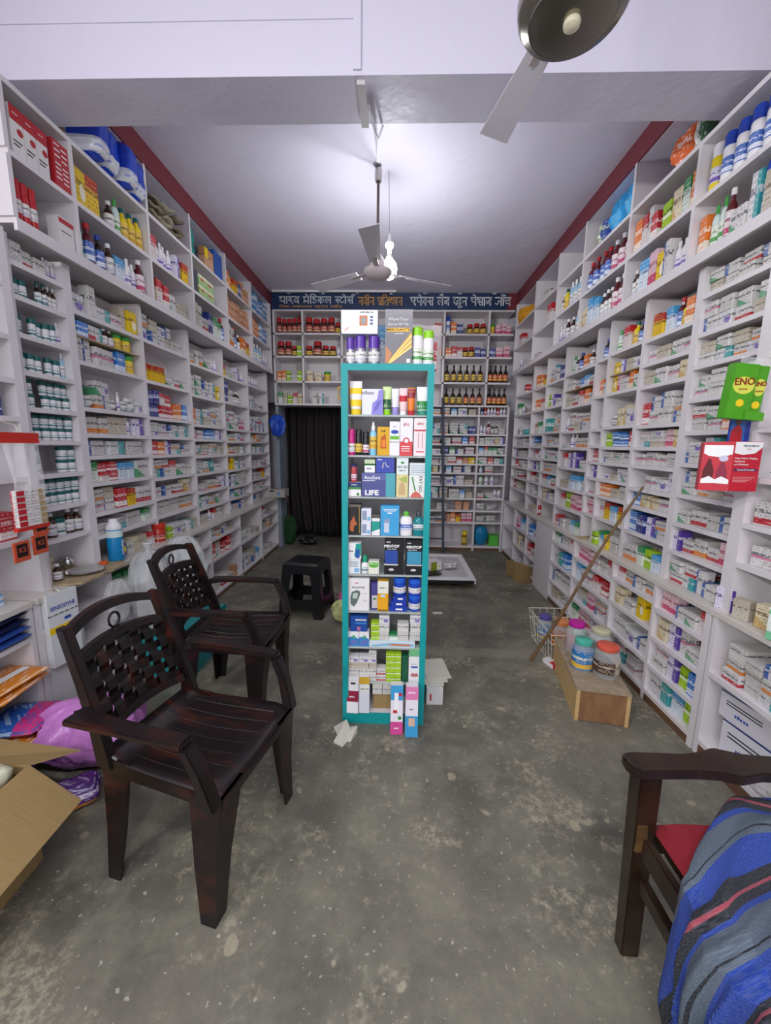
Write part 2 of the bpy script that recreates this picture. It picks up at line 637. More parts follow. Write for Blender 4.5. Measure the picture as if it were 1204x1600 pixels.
bL_ = base_unit('base_shelving', 'white open base shelving along the left-hand wall floor', -1, XL, WL + 0.004, UBL, BL)
obj('closing_panel', MB().box(XL - 0.016 - (WL + 0.004), XL - 0.001 - (WL + 0.004), 0.02, 0.24, 0.062, 0.53), LAM, bL_)
base_unit('base_shelving', 'white open base shelving along the right-hand wall floor', 1, XR, WR - 0.004, UBR, BR)
base_unit('base_shelving', 'nearest open base shelving bay beside the red-seated armchair', 1, XR, WR - 0.004, [0.95, 1.69], [[0.08, 0.42]])
b4 = base_unit('base_shelving', 'far open base shelving by the back corner past the blind panel', 1, XR, WR - 0.004, [3.96, 4.29, 4.74, 5.22], [[0.065, 0.25, 0.46], [0.065, 0.25, 0.46], [0.065, 0.39]])
obj('blind_panel', MB().box(XR - (WR - 0.004), XR + 0.02 - (WR - 0.004), 3.575 - 3.96, 3.944 - 3.96, 0, 0.672), LAM, b4)
tag(obj('worktop', MB().box(0, 0.36, 0, 3.62, 0, 0.028), LAMD, None, (WL + 0.004, 1.63, 0.672), bevel=0.003), 'long dusty white worktop over the left-hand base shelving', 'worktop')
tag(obj('worktop', MB().box(-0.36, 0, 0, 4.27, 0, 0.028), LAMD, None, (WR - 0.004, 0.95, 0.672), bevel=0.003), 'long dusty white worktop over the right-hand base shelving', 'worktop')

# back wall
ZBT = (1.914, 2.195, 2.50, 2.775)
bk = unit('back_shelving', 'white shelving across the back wall beneath the blue sign', (-1.60, WB, 0))


def bbx(nm, x0, x1, za, zb, y0=YB, y1=WB - 0.004, mat=LAM, e=bk):
    return obj(nm, MB().box(x0 - e.location.x, x1 - e.location.x, y0 - WB, y1 - WB, za, zb), mat, e)


for z in ZBT:
    bbx('shelf_board', -1.60, 1.40, z - TB, z)
bbx('shelf_board', -1.60, 1.40, 3.03, 3.048)
for x in (-1.59, -1.225, -0.73, -0.10, 0.548, 1.10):
    bbx('upright', x - 0.011, x + 0.011, ZBT[0], 3.03)
bbx('back_panel', -1.60, 1.40, 1.914, 3.03, WB - 0.012, WB - 0.004, BACKP)
bk2 = unit('back_shelving', 'white lower back-wall shelving behind the ladder and teal cabinet', (-0.73, WB, 0))
ZBB = [0.065, 0.394, 0.555, 0.718, 0.897, 1.056, 1.173, 1.297, 1.428, 1.554, 1.795]
XB2 = [-0.73, -0.13, 0.42, 1.03, 1.40]
for z in ZBB:
    for i in range(4):
        bbx('shelf_board', XB2[i] + 0.011, XB2[i + 1] - 0.011, z - TB, z, e=bk2)
for x in XB2:
    bbx('upright', x - 0.011, x + 0.011, 0, 1.89, e=bk2)
bbx('back_panel', -0.73, 1.40, 0, 1.89, WB - 0.012, WB - 0.004, BACKP, e=bk2)
bbx('plinth', -0.72, 0.62, 0, 0.04, YB + 0.012, YB + 0.03, PLINTH, e=bk2)
bbx('plinth', 0.66, 1.39, 0, 0.04, YB + 0.012, YB + 0.03, PLINTH, e=bk2)

# ------------------------------------------------------------------ goods: kinds and protos
# printed cartons: code -> list of (material, description)
PR = {}


def reg(code, name, desc, base, acc, layout, text='#4a4a55'):
    PR.setdefault(code, []).append((printed(name, base, acc, layout, text), desc))


W1, W2, W3 = '#dad7d5', '#cfccc7', '#dcdcde'
reg('w', 'carton_white_red', 'white carton with red band', W1, '#b8323a', 0)
reg('w', 'carton_white_blue', 'white carton with blue stripe', W1, '#3a62a8', 2)
reg('w', 'carton_white_grey', 'white carton with grey print', W2, '#c9c6c4', 1)
reg('w', 'carton_white_green', 'white carton with green corner', W1, '#4f9a6a', 3)
reg('w', 'carton_white_purple', 'white carton with violet spot', W3, '#7b62b0', 4)
reg('w', 'carton_white_pink', 'white carton with pink band', W1, '#cf7d98', 6)
reg('w', 'carton_white_teal', 'white carton with teal end', W3, '#3f9fa4', 5)
reg('w', 'carton_white_print', 'white carton covered in small print', '#d6d4cf', '#d6d4cf', 0, '#3a3a44')
reg('w', 'carton_white_orange', 'white carton with orange band', W2, '#d8823a', 0)
reg('w', 'carton_offwhite', 'off-white carton with brown print', '#c8c1b2', '#b9ae9a', 1, '#6a5040')
reg('y', 'carton_yellow', 'yellow carton with white panel', '#ecc81a', '#f3efe0', 4, '#6a4a10')
reg('y', 'carton_yellow_red', 'yellow carton with red top', '#e8bf1c', '#b3322c', 1, '#7a3a10')
reg('r', 'carton_red', 'red carton with white foot', '#c02a33', '#efe9e6', 0, '#f0d8d8')
reg('r', 'carton_red_white', 'red and white carton', '#e4dedd', '#c2272f', 1, '#a02028')
reg('b', 'carton_blue', 'bright blue carton', '#2f78c8', '#dfe8f2', 0, '#e8f0fa')
reg('b', 'carton_lightblue', 'light blue and white carton', '#dde7f0', '#4a9fd6', 1, '#2a5a9a')
reg('n', 'carton_navy', 'navy blue carton', '#27347e', '#c8cbe2', 6, '#d8daf0')
reg('g', 'carton_green', 'green and white carton', '#e2ebe0', '#2f8a4c', 1, '#1f6a38')
reg('l', 'carton_lime', 'lime green carton', '#a9cf2c', '#eef3d8', 6, '#2f5a18')
reg('o', 'carton_orange', 'orange carton with white panel', '#e2772a', '#f3e3d2', 0, '#fae8d8')
reg('p', 'carton_purple', 'purple and white carton', '#e4dff0', '#5b3fa0', 5, '#4a3488')
reg('k', 'carton_pinkish', 'pink printed carton', '#e8c6ce', '#c8486e', 0, '#a03858')
reg('c', 'carton_cream', 'cream carton with brown print', '#e0d4b4', '#c9a66a', 3, '#6a4a2a')
reg('z', 'carton_teal', 'teal and white carton', '#2b9c96', '#e4efed', 6, '#e8f4f2')
reg('q', 'carton_peach', 'peach brown carton', '#d8a888', '#c88a62', 1, '#7a4a30')

cm = MB().box(-0.5, 0.5, -0.5, 0.5, 0, 1).mesh('carton')
bm = bmesh.new()
bm.from_mesh(cm)
bmesh.ops.bevel(bm, geom=list(bm.edges), offset=0.018, segments=1, affect='EDGES')
bm.to_mesh(cm)
bm.free()
cm.materials.append(WHITE)
CARTON = cm


def bottle_meshes(key, prof, lab, cap, seg=12, sx=1.0, sy=1.0):
    """unit-height bottle: body, wrap-around label band, cap"""
    body = MB().lathe(prof, seg, sx=sx, sy=sy).mesh(key + '_body', None, True)
    rl, l0, l1 = lab
    e = 0.006
    label = MB().lathe([(rl + 0.001, l0), (rl + e, l0), (rl + e, l1), (rl + 0.001, l1)], seg, sx=sx, sy=sy).mesh(key + '_label', None, True)
    cp = MB().lathe(cap, seg, sx=sx, sy=sy).mesh(key + '_cap', None, True)
    return body, label, cp


BOT = {
    'syrup': bottle_meshes('syrup', [(0.16, 0), (0.185, 0.02), (0.185, 0.60), (0.15, 0.70), (0.075, 0.76), (0.075, 0.86)], (0.185, 0.10, 0.56), [(0.095, 0.86), (0.095, 0.99), (0.08, 1.0)]),
    'jar': bottle_meshes('jar', [(0.32, 0), (0.345, 0.03), (0.345, 0.70), (0.32, 0.75)], (0.345, 0.16, 0.56), [(0.35, 0.74), (0.36, 0.76), (0.36, 0.97), (0.34, 1.0)]),
    'can': bottle_meshes('can', [(0.125, 0), (0.132, 0.015), (0.132, 0.70), (0.12, 0.73)], (0.132, 0.22, 0.52), [(0.128, 0.73), (0.128, 0.95), (0.10, 1.0)]),
    'lotion': bottle_meshes('lotion', [(0.19, 0), (0.21, 0.03), (0.21, 0.66), (0.16, 0.76), (0.09, 0.80)], (0.21, 0.16, 0.52), [(0.10, 0.80), (0.10, 0.99), (0.08, 1.0)], 12, 1.0, 0.72),
    'tonic': bottle_meshes('tonic', [(0.15, 0), (0.165, 0.02), (0.165, 0.50), (0.13, 0.62), (0.055, 0.74), (0.055, 0.86)], (0.165, 0.12, 0.47), [(0.065, 0.86), (0.065, 0.98), (0.05, 1.0)]),
    'honey': bottle_meshes('honey', [(0.26, 0), (0.30, 0.03), (0.30, 0.60), (0.24, 0.70)], (0.30, 0.14, 0.52), [(0.27, 0.70), (0.27, 0.94), (0.25, 1.0)]),
}


def mk_amber(name, hexc, alpha=0.9):
    t = NT(name)
    t.col(t.mix(t.noise(t.coord(), 20), lin(hexc), lin('#2a1208')))
    t.rough(0.12)
    t.b.inputs['Coat Weight'].default_value = 0.4
    MATS[name] = t.mat
    return t.mat


AMBER = mk_amber('amber_glass', '#4a230f')
DARKG = mk_amber('dark_glass', '#1d120c')
MAROON = mk_amber('maroon_glass', '#7a1c2c')


def lab_mat(name, base, acc, text='#3a3a44'):
    return printed('label_' + name, base, acc, 0, text)


LW = lab_mat('white', '#ebe9e6', '#c8c4d0')
LT = lab_mat('teal', '#e8ecec', '#1f6f72', '#1f5f66')
LY = lab_mat('yellow', '#e6c458', '#caa02c', '#5a3a10')
LO = lab_mat('orange', '#cf5a2c', '#e8b84a', '#f3dcb0')
LB = lab_mat('blue', '#3f66b8', '#e6ebf4', '#e6ecf8')
LG = lab_mat('green', '#e6ecdc', '#3f9a48', '#2a6a30')
LP = lab_mat('pink', '#eadfe2', '#c23a6a', '#8a2a50')
LR = lab_mat('red', '#b02a30', '#e8c8a0', '#f2e0c0')
LV = lab_mat('violet', '#e6e2ee', '#6a4aa8', '#4a3488')
TEALCAP = plain('teal_cap', '#17605f', 0.4)
GREENCAP = plain('green_cap', '#3f9a42', 0.4)
LIMECAP = plain('lime_cap', '#8fd01f', 0.35)
BLUECAP = plain('blue_cap', '#2443a8', 0.35)
REDCAP = plain('red_cap', '#b8262c', 0.35)
YELCAP = plain('yellow_cap', '#e6c81e', 0.35)
YELB = plain('yellow_body', '#e9cd1c', 0.35)
GREYCAP = plain('grey_cap', '#7a7478', 0.4)
ORCAP = plain('orange_cap', '#e06a34', 0.4)
MAGCAP = plain('magenta_cap', '#c0229a', 0.4)
PURB = plain('purple_body', '#5a35a0', 0.3)
SILV = plain('silver_can', '#c4c2c8', 0.25, 0.8)
LBLUE = plain('pale_blue_plastic', '#9cc4dc', 0.3)
LCLEAR = plain('pale_green_plastic', '#cfe0da', 0.25)

# code -> (proto, body, label, cap, description, name, category, diameter, height)
BK = {
    'J': ('jar', WHITE, LT, TEALCAP, 'white tablet jar with teal lid', 'tablet_jar', 'jar', .064, .088),
    'Q': ('jar', YELB, LY, GREENCAP, 'yellow jar with green lid', 'powder_jar', 'jar', .085, .12),
    'B': ('syrup', AMBER, LW, WHITE, 'amber syrup bottle with white label', 'syrup_bottle', 'bottle', .05, .125),
    'D': ('tonic', DARKG, LY, BLACK, 'dark tonic bottle with yellow label', 'tonic_bottle', 'bottle', .072, .235),
    'E': ('tonic', DARKG, LO, BLACK, 'dark tonic bottle with orange label', 'tonic_bottle', 'bottle', .072, .235),
    'V': ('lotion', WHITE, LV, WHITE, 'white plastic bottle with violet label', 'lotion_bottle', 'bottle', .048, .115),
    'v': ('lotion', LBLUE, LW, WHITE, 'pale blue bottle with white label', 'lotion_bottle', 'bottle', .055, .15),
    'G': ('lotion', LCLEAR, LG, GREENCAP, 'pale bottle with green cap', 'antiseptic_bottle', 'bottle', .055, .15),
    'M': ('syrup', MAROON, LP, WHITE, 'maroon syrup bottle with pink label', 'syrup_bottle', 'bottle', .06, .16),
    'm': ('syrup', MAROON, LB, REDCAP, 'maroon bottle with blue label', 'syrup_bottle', 'bottle', .06, .16),
    'L': ('syrup', DARKG, LB, BLUECAP, 'dark bottle with blue label', 'syrup_bottle', 'bottle', .055, .14),
    'T': ('syrup', DARKG, LT, TEALCAP, 'dark bottle with teal stopper', 'syrup_bottle', 'bottle', .052, .12),
    'S': ('can', WHITE, LB, BLUECAP, 'white spray can with blue cap', 'spray_can', 'spray can', .066, .215),
    'X': ('can', YELB, LV, WHITE, 'yellow spray can with white cap', 'spray_can', 'spray can', .066, .215),
    'K': ('honey', AMBER, LR, REDCAP, 'red-lidded jar with red label', 'chyawanprash_jar', 'jar', .115, .185),
    'h': ('honey', AMBER, LY, REDCAP, 'small red-lidded jar with yellow label', 'chyawanprash_jar', 'jar', .085, .125),
    'R': ('can', REDCAP, LW, REDCAP, 'slim red bottle with white label', 'slim_bottle', 'bottle', .045, .17),
    'O': ('syrup', YELB, LY, TEALCAP, 'yellow bottle with dark green cap', 'syrup_bottle', 'bottle', .055, .14),
}


def put_bottle(code, loc, rz, label, group, dia=None, h=None, over=None):
    proto, body, lab, cap, desc, nm, cat, d0, h0 = BK[code]
    if over:
        body, lab, cap = over
    d, h = dia or d0, h or h0
    bme, lme, cme = BOT[proto]
    rmax = {'syrup': .185, 'jar': .36, 'can': .132, 'lotion': .21, 'tonic': .165, 'honey': .30}[proto]
    s = d / 2 / rmax
    o = link(nm, bme, None, loc, rz, (s, s, h))
    for me, m, pn in ((None, body, None), (lme, lab, 'label'), (cme, cap, 'cap')):
        if me is None:
            t = o
        else:
            t = link(pn, me, o)
        if not t.data.materials:
            t.data.materials.append(m)
        t.material_slots[0].link = 'OBJECT'
        t.material_slots[0].material = m
    tag(o, label, cat, group)
    return o


def put_carton(mat, loc, rz, dims, label, group, name='medicine_carton'):
    o = link(name, CARTON, None, loc, rz, dims)
    o.material_slots[0].link = 'OBJECT'
    o.material_slots[0].material = mat
    tag(o, label, 'carton', group)
    return o


# crumpled pouch
def pouch_mesh(seed, nu=14, nv=10, amp=0.10):
    def f(sgn):
        def g(u, v):
            e = (math.sin(math.pi * u) * math.sin(math.pi * v)) ** 0.45
            n = fbm((u * 4 + seed, v * 4, sgn), 1.0) * 0.8 + fbm((u * 10, v * 10 + seed, sgn), 1.0) * 0.4
            return ((u - 0.5), sgn * (0.5 * e * (0.8 + n * 0.5)), v + n * amp * 0.5 * math.sin(math.pi * u))
        return g
    a = MB().grid(f(-1), nu, nv)
    a.grid(f(1), nu, nv)
    return a.mesh('pouch', None, True)


POUCH = [pouch_mesh(s) for s in (1.3, 5.1, 9.7)]
for p in POUCH:
    zs = min(v.co.z for v in p.vertices)
    for v in p.vertices:
        v.co.z -= zs


def put_pouch(mat, loc, rz, dims, label, group, name='plastic_pouch', cat='pouch', k=0):
    me = POUCH[k % 3]
    o = link(name, me, None, loc, rz, dims)
    if not me.materials:
        me.materials.append(mat)
    o.material_slots[0].link = 'OBJECT'
    o.material_slots[0].material = mat
    tag(o, label, cat, group)
    return o


POUCHW = printed('pouch_white', '#d8d6d2', '#b9c4c4', 3, '#555a60', 0.25)
POUCHB = printed('pouch_blue', '#1f48c8', '#dfe2ea', 0, '#2a55cc', 0.22)
POUCHC = printed('pouch_cyan', '#2f9fdc', '#62bcec', 4, '#2a92d0', 0.2)

ORD = 'first second third fourth fifth sixth seventh eighth ninth tenth eleventh twelfth thirteenth fourteenth fifteenth sixteenth seventeenth eighteenth nineteenth twentieth'.split()
LAYER = ['bottom', 'second-layer', 'third-layer', 'fourth-layer', 'fifth-layer', 'sixth-layer']

# carton families: code -> (printed set, w, h, d, object name)
FAM = {
    'a': ('w', .105, .075, .12, 'medicine_carton'), 'A': ('w', .15, .10, .12, 'large_medicine_carton'),
    't': ('w', .055, .14, .055, 'syrup_carton'), 'f': ('w', .125, .034, .10, 'flat_tablet_carton'),
}
for c in 'yrbnglopkczq':
    FAM[c] = (c, .078, .118, .06, 'printed_carton')
rng = random.Random(11)


def fill(spec, place, length, clear, where, group, depth=0.24, flip=False, sizek=1.0):
    """lay the goods named in spec along a shelf of given length; place(s, back) -> (loc, rz)"""
    items = []
    for tok in spec.split():
        code = tok[0]
        rest = tok[1:]
        st = 1
        if '^' in rest:
            rest, stt = rest.split('^')
            st = int(stt)
        n = int(rest) if rest else 1
        for _ in range(n):
            items.append((code, st))
    sized = []
    for code, st in items:
        if code == '_':
            sized.append((code, st, .05, 0, 0))
            continue
        if code == 'P':
            sized.append((code, st, rng.uniform(.11, .15), rng.uniform(.07, .11), .10))
            continue
        if code in BK:
            d, h = BK[code][7], BK[code][8]
            h = h * rng.uniform(.94, 1.04) * sizek
            if h * st > clear * .93:
                k = clear * .93 / (h * st)
                h *= k
                d *= max(k, .8)
            sized.append((code, st, d * sizek, h, d))
        else:
            _, w, h, d, _ = FAM[code]
            k = rng.uniform(.88, 1.15) * sizek
            w, h = w * k, h * rng.uniform(.85, 1.2) * sizek
            if h * st > clear * .9:
                h = clear * rng.uniform(.74, .92) / st
            sized.append((code, st, w, h, min(d, depth * .85)))
    tot = sum(s[2] + .006 for s in sized)
    avail = length - .02
    kk = min(1.0, avail / tot)
    extra = max(0, (avail - tot)) / max(1, len(sized))
    extra = min(extra, .02)
    s = .01 + rng.uniform(0, max(0, avail - tot - extra * len(sized))) * .5
    idx = 0
    for code, st, w, h, d in sized:
        ww = (w + .006) * kk
        if code == '_':
            s += ww + extra
            continue
        idx += 1
        o_ = ORD[min(idx - 1, 19)]
        bw = w * kk
        for lev in range(st):
            lay = '' if st == 1 else (LAYER[lev] + ' ')
            b = .014 + d / 2 + rng.uniform(0, .022)
            if code in BK:
                b = .02 + d / 2 + rng.uniform(0, .012)
                loc, rz = place(s + ww / 2, b)
                put_bottle(code, (loc[0], loc[1], loc[2] + lev * h), rz, f'{lay}{BK[code][4]}, {o_} along {where}', group, min(d, bw), h)
            elif code == 'P':
                loc, rz = place(s + ww / 2, .07)
                put_pouch(POUCHW, (loc[0], loc[1], loc[2] + lev * h * .85), rz, (bw, .09, h * .9), f'{lay}crumpled white pouch, {o_} along {where}', group, k=idx)
            else:
                setc, _, _, _, nm = FAM[code]
                mat, desc = rng.choice(PR[setc])
                wj = bw * (rng.uniform(.9, 1.0) if st > 1 else 1)
                loc, rz = place(s + ww / 2 + (rng.uniform(-.004, .004) if lev else 0), b)
                tilt = rng.uniform(-.09, .09) * (1 if bw > d * .7 else .3)
                put_carton(mat, (loc[0], loc[1], loc[2] + lev * h), rz + tilt, (wj * .97, d, h * .985), f'{lay}{desc}, {o_} along {where}', group, nm)
        s += ww + extra


def fill_side(side, y0, y1, z, clear, spec, where, group, xf=None, depth=.24, sizek=1.0):
    if not spec:
        return
    if side == 'L':
        x = xf if xf is not None else ML
        pl = lambda s, b: ((x - b, y0 + .012 + s, z + .0005), R(90))
    else:
        x = xf if xf is not None else MR
        pl = lambda s, b: ((x + b, y1 - .012 - s, z + .0005), R(-90))
    fill(spec, pl, y1 - y0 - .024, clear, where, group, depth, sizek=sizek)


def fill_back(x0, x1, z, clear, spec, where, group, sizek=1.0):
    if spec:
        fill(spec, lambda s, b: ((x0 + .012 + s, YB + b, z + .0005), 0.0), x1 - x0 - .024, clear, where, group, .2, sizek=sizek)


BAYL = ['first', 'second', 'third', 'fourth', 'fifth', 'sixth']
CL = [
    ["A1 a2 V3", "J3 _ T2 B2", "J2 _ J4 V1", "J4 _ J2 v1", "J2^2 _ J2^2 J2^2", "J2^2 J4^2", "J1^2 _ _ J2^2", "J2^2 J4^2", "B2 J1 B2"],
    ["A1 t1 a2 t1 y1", "t2 A1 b1 Q1", "P2 a2^2 P1 V1 P2 a1", "t3 A1 V1 p1", "A2 A1", "g1 r2^2 b2 A1", "a2^2 r1 y1 A1", "f2^2 A1 g1"],
    ["a2^2 a2^2 a2", "y4 f1^2 a2", "n2^2 r2^2 o2 b1", "a4^2", "r1 o1 p1 f2^2", "a2^2 r1 a2", "a3 c1", "A3"],
    ["a1 t2 a1 V2", "a4^2 y1", "o1 a4^2", "k1 a1 b2 p1", "f3^3 a1", "a2^2 z1 a1", "f2^2 a2 p1", "z1 a3"],
    ["y1 a2 p1 V2", "n1^2 t1 B3", "a3^2 k1", "g1 a3", "y1 a3", "y2 a2", "n1 a3^2", "b2 a2"],
    ["G1 V4", "t3 a2", "a3^2 p1", "g1 o1 a2", "a4", "a4", "a3 y1", "f3^2"]]
for i in range(6):
    zz = ZL[i]
    for j, z in enumerate(zz):
        top = 2.27 if j == 0 else zz[j - 1] - TB
        fill_side('L', UML[i], UML[i + 1], z, top - z, CL[i][j], f'{ORD[j]} shelf down, {BAYL[i]} left-wall bay', 'goods on the left-wall shelves')
CR = [
    ["a4^2", "a4^2", "a4^2", "a4^2", "a2^2 o1 a1^2", "a3^2 o1", "a4^2", "a4", "p1 a3 k1"],
    ["y2 b1 m1 O1 o1 L1", "a4", "a3 c1", "r1 a3^2", "f2^3 k1 c1", "a4", "_ _ a2 p1", "b1 c2 a1", "b1 n1 p1 a1^2"],
    ["G1 B1 r1 O1 L1 G1", "y1 k1 a1 o1 a1", "P1 c2 A1", "l1 b2^2 r1", "f2^2 a1", "f2 a2", "o2 a2", "t1 y1 b1 y1"],
    ["L2", "o1 a1", "P1", "f1", "r1", "p1", "f1", "k1^2"],
    ["G1 B1 L1 o1 B1", "a2 r1 o1 a1", "V1 a3^2", "f1 V2 a2", "r1 p2 a1", "a2 b2 P1", "r1 l1 k2"],
    ["t3 n1 B1", "l1 p1 a2", "z2 a2^2", "f2^2", "a3", "A2", "r1 b1 a1", "c1 a1"],
    ["o2 y1", "o2 r1", "r1 g1 V1", "b1 f1", "r1 V1", "p1 a1", "r1 P1", "a1^2"],
    ["r1", "g1 V1", "V1 a2", "a2", "p1 a2", "r1 a2", "a2", "R1 a1"]]
for i in range(8):
    zz = ZR[i]
    for j, z in enumerate(zz):
        top = 2.27 if j == 0 else zz[j - 1] - TB
        bn = (BAYL + ['seventh', 'eighth'])[i]
        fill_side('R', UMR[i], UMR[i + 1], z, top - z, CR[i][j], f'{ORD[j]} shelf down, {bn} right-wall bay', 'goods on the right-wall shelves')
# thin extra shelves seen part-way up some bays
for sd, xf, y0, y1, z, sp, lb, wh in (
        ('L', ML, 2.14, 2.66, 1.95, "b1 t2 B2 Q1 Q1", 'thin cardboard ledge under the second left-wall bay top shelf', 'cardboard ledge of second left-wall bay'),
        ('R', MR, 2.60, 2.96, 1.90, "y1 p1 a2", 'thin brown ledge inside the third right-wall bay', 'brown ledge of third right-wall bay'),
        ('R', MR, 3.18, 3.71, 1.885, "a2 b2 a1", 'thin pale ledge inside the fifth right-wall bay', 'pale ledge of fifth right-wall bay')):
    s = -1 if sd == 'L' else 1
    a, b = sorted((xf + s * .01, xf + s * .24))
    tag(obj('ledge_board', MB().box(a, b, y0, y1, z - .008, z), KRAFT2), lb, 'ledge')
    fill_side(sd, y0, y1, z, .10, sp, wh, 'goods on the thin ledges')

# nearest bays
CR0 = ["A1", "f2", "A2 t1", "A1^1 a2"]
for j, z in enumerate(ZR0[0]):
    fill_side('R', 1.30, 1.67, z, .17, CR0[j], f'{ORD[j]} shelf down, bay nearest camera', 'goods in the right-wall bay nearest the camera', xf=MR - .03, sizek=.95)
CL0 = ["a2", "", "h1", "n1^2 n1^2", "", "g1 r1"]
for j, z in enumerate(ZL0[0]):
    fill_side('L', 1.45, 1.72, z, .15, CL0[j], f'{ORD[j]} shelf down, bay behind hanging strip', 'goods in the left-wall bay nearest the camera', xf=ML + .03)

# loft goods
LOFT_L = [
    ["", "", ""],
    ["G1 m1 L1 B1 b1 V2 M1", "y1 y1 _ _ B1 G1 O3", ""],
    ["Q1 r2 a3 _", "r1 V4 p1 V1 y1", ""],
    ["t2 a1 n1 g2 m1", "", ""],
    ["t2 m1 B1 o1 y1", "q3^3 q2^3", "o2 y1 n1 q2"],
    ["v4 V2", "o2^3 b2^3", "b3^3 b2^3"]]
ROWN = ['lower loft row', 'middle loft row', 'top loft row']
for i in range(6):
    for rI in range(3):
        fill_side('L', UL[i], UL[i + 1], LOFT[rI], .23, LOFT_L[i][rI], f'{ROWN[rI]}, {BAYL[i]} left-wall bay', 'goods on the left-wall loft', xf=XL, depth=.3, sizek=1.35)
LOFT_R = [
    ["o1 G2 M1 a1 t1 S1 t1 A1", "X1 S1 S4 _ _", ""],
    ["B2 b1 k1 y1 t1 V3", "o1 r1 t1 r1 _ l1 c1 g1 o1", ""],
    ["c1 b2 B3 M3", "m1 m1 m2 M3", ""],
    ["V2 B2 v1 V1", "B1 O1 v3 O1", ""],
    ["f1", "_ _ _ r1", "_ a1"],
    ["V1 _", "r1 _", ""]]
for i in range(6):
    for rI in range(3):
        y0 = 1.62 if i == 0 else UR[i]
        fill_side('R', y0, UR[i + 1], LOFT[rI], .23, LOFT_R[i][rI], f'{ROWN[rI]}, {BAYL[i]} right-wall bay', 'goods on the right-wall loft', xf=XR, depth=.3, sizek=1.35)

# base goods
BLc = [["", "", ""], ["", "", ""], ["a2", "A2", "p1 a2"], ["A1^1 a2 q1", "r1^1 a1^2 r2 a1", "a3^2 f1"], ["n1 a3^2 b1", "P2 a2"], ["a2", "a2 A1", "r1 a1"]]
for i in range(6):
    for j, z in enumerate(BL[i]):
        top = .672 if j == len(BL[i]) - 1 else BL[i][j + 1] - TB
        fill_side('L', UBL[i], UBL[i + 1], z, min(top - z, .16), BLc[i][j], f'{ORD[j]} shelf up, {BAYL[i]} left base bay', 'goods in the left-wall base shelving', xf=XL)
BRc = [["A1 b1 l1", "a1^2 p1 l1 b1", "c1 p1 t1 a1", "k1 k1 a2 r1"], ["a2^2", "A1 a2", "c1 a1 y1", "r1 a3"], ["g1 k2 a2^2", "f1^3 k1 f1^3", "b1 A1 r2", "k3 a2 r1"], ["A1 P1", "A2", "A1 b1", "g1 a1 t1 r1"]]
for i in range(4):
    for j, z in enumerate(BR[i]):
        top = .672 if j == len(BR[i]) - 1 else BR[i][j + 1] - TB
        fill_side('R', UBR[i], UBR[i + 1], z, min(top - z, .15), BRc[i][j], f'{ORD[j]} shelf up, {BAYL[i]} right base bay', 'goods in the right-wall base shelving', xf=XR)
for (y0, y1), zs, cs, bn in (((3.97, 4.28), [.065, .25, .46], ["P1", "r1 a1", "b1 a1"], 'first'), ((4.30, 4.73), [.065, .25, .46], ["", "c1 a1", "k1 b1"], 'second')):
    for j, z in enumerate(zs):
        fill_side('R', y0, y1, z, .15, cs[j], f'{ORD[j]} shelf up, {bn} far corner base bay', 'goods in the far right base shelving', xf=XR)
fill_side('R', 1.28, 1.66, .42, .2, "a2^3 a1^3 p1^2", 'open shelf under nearest worktop', 'cartons heaped under the near worktop', xf=XR)

# back goods
gb = 'goods on the back-wall shelves'
for z, a, b, c, d, e_ in (
        (ZBT[3], "K5", "K2 K2 h1", "v2 _ _", "S1 o1 n1 _ h3", "Q1 k3"),
        (ZBT[2], "K2 h1 l1", "h1 K1 h2 V1", "_ v2 k1", "o1 r2 h2 n2", "n1 k2"),
        (ZBT[1], "o1 o1 l1 a1 l1", "c2 Q1 _", "", "D6", "E4"),
        (ZBT[0], "g1 t1 l1 r1 c1", "t2 _", "", "D3 E3", "E4")):
    row = {ZBT[3]: 'top', ZBT[2]: 'second', ZBT[1]: 'third', ZBT[0]: 'fourth'}[z]
    for (x0, x1), sp, bn in zip(((-1.59, -1.225), (-1.225, -0.73), (-0.73, -0.1), (0.548, 1.10), (1.10, 1.40)), (a, b, c, d, e_), ('first', 'second', 'third', 'fifth', 'sixth')):
        fill_back(x0, x1, z, .23, sp, f'{row} row, {bn} back-wall bay', gb, sizek=1.05)
fill_back(-0.1, 0.548, ZBT[3], .23, "v2 _ _ b1 P1 r1", 'top row, fourth back-wall bay', gb)
fill_back(-0.1, 0.548, ZBT[2], .23, "h2 _ b1 k1 r1 o1", 'second row, fourth back-wall bay', gb)
CB = ["", "a2 _ q1 o1 y1 k2", "_ A1 _ q2", "a2^2 A1 b1 a1", "a1^2 A2 a1", "c1 t1 b1 a2", "a3 r1 q1 y1", "a1 n1 g1 a2", "a3 b1 r1", "a4^2 n1", "a2 b1 a2"]
CB2 = ["", "P2", "P2", "a2 V2", "G1 V2", "v1 a1", "a1 r1 a1", "b1 r1 g2 a1", "a2 t1 c1 p1", "V2 M1 B2 a1", "L1 R1 V3 R1 V2"]
for j, z in enumerate(ZBB):
    top = 1.89 if j == len(ZBB) - 1 else ZBB[j + 1] - TB
    fill_back(0.42, 1.03, z, min(top - z, .2), CB[j], f'{ORD[j]} lower shelf up, back bay by ladder', gb)
    fill_back(1.03, 1.40, z, min(top - z, .2), CB2[j], f'{ORD[j]} lower shelf up, back corner bay', gb)

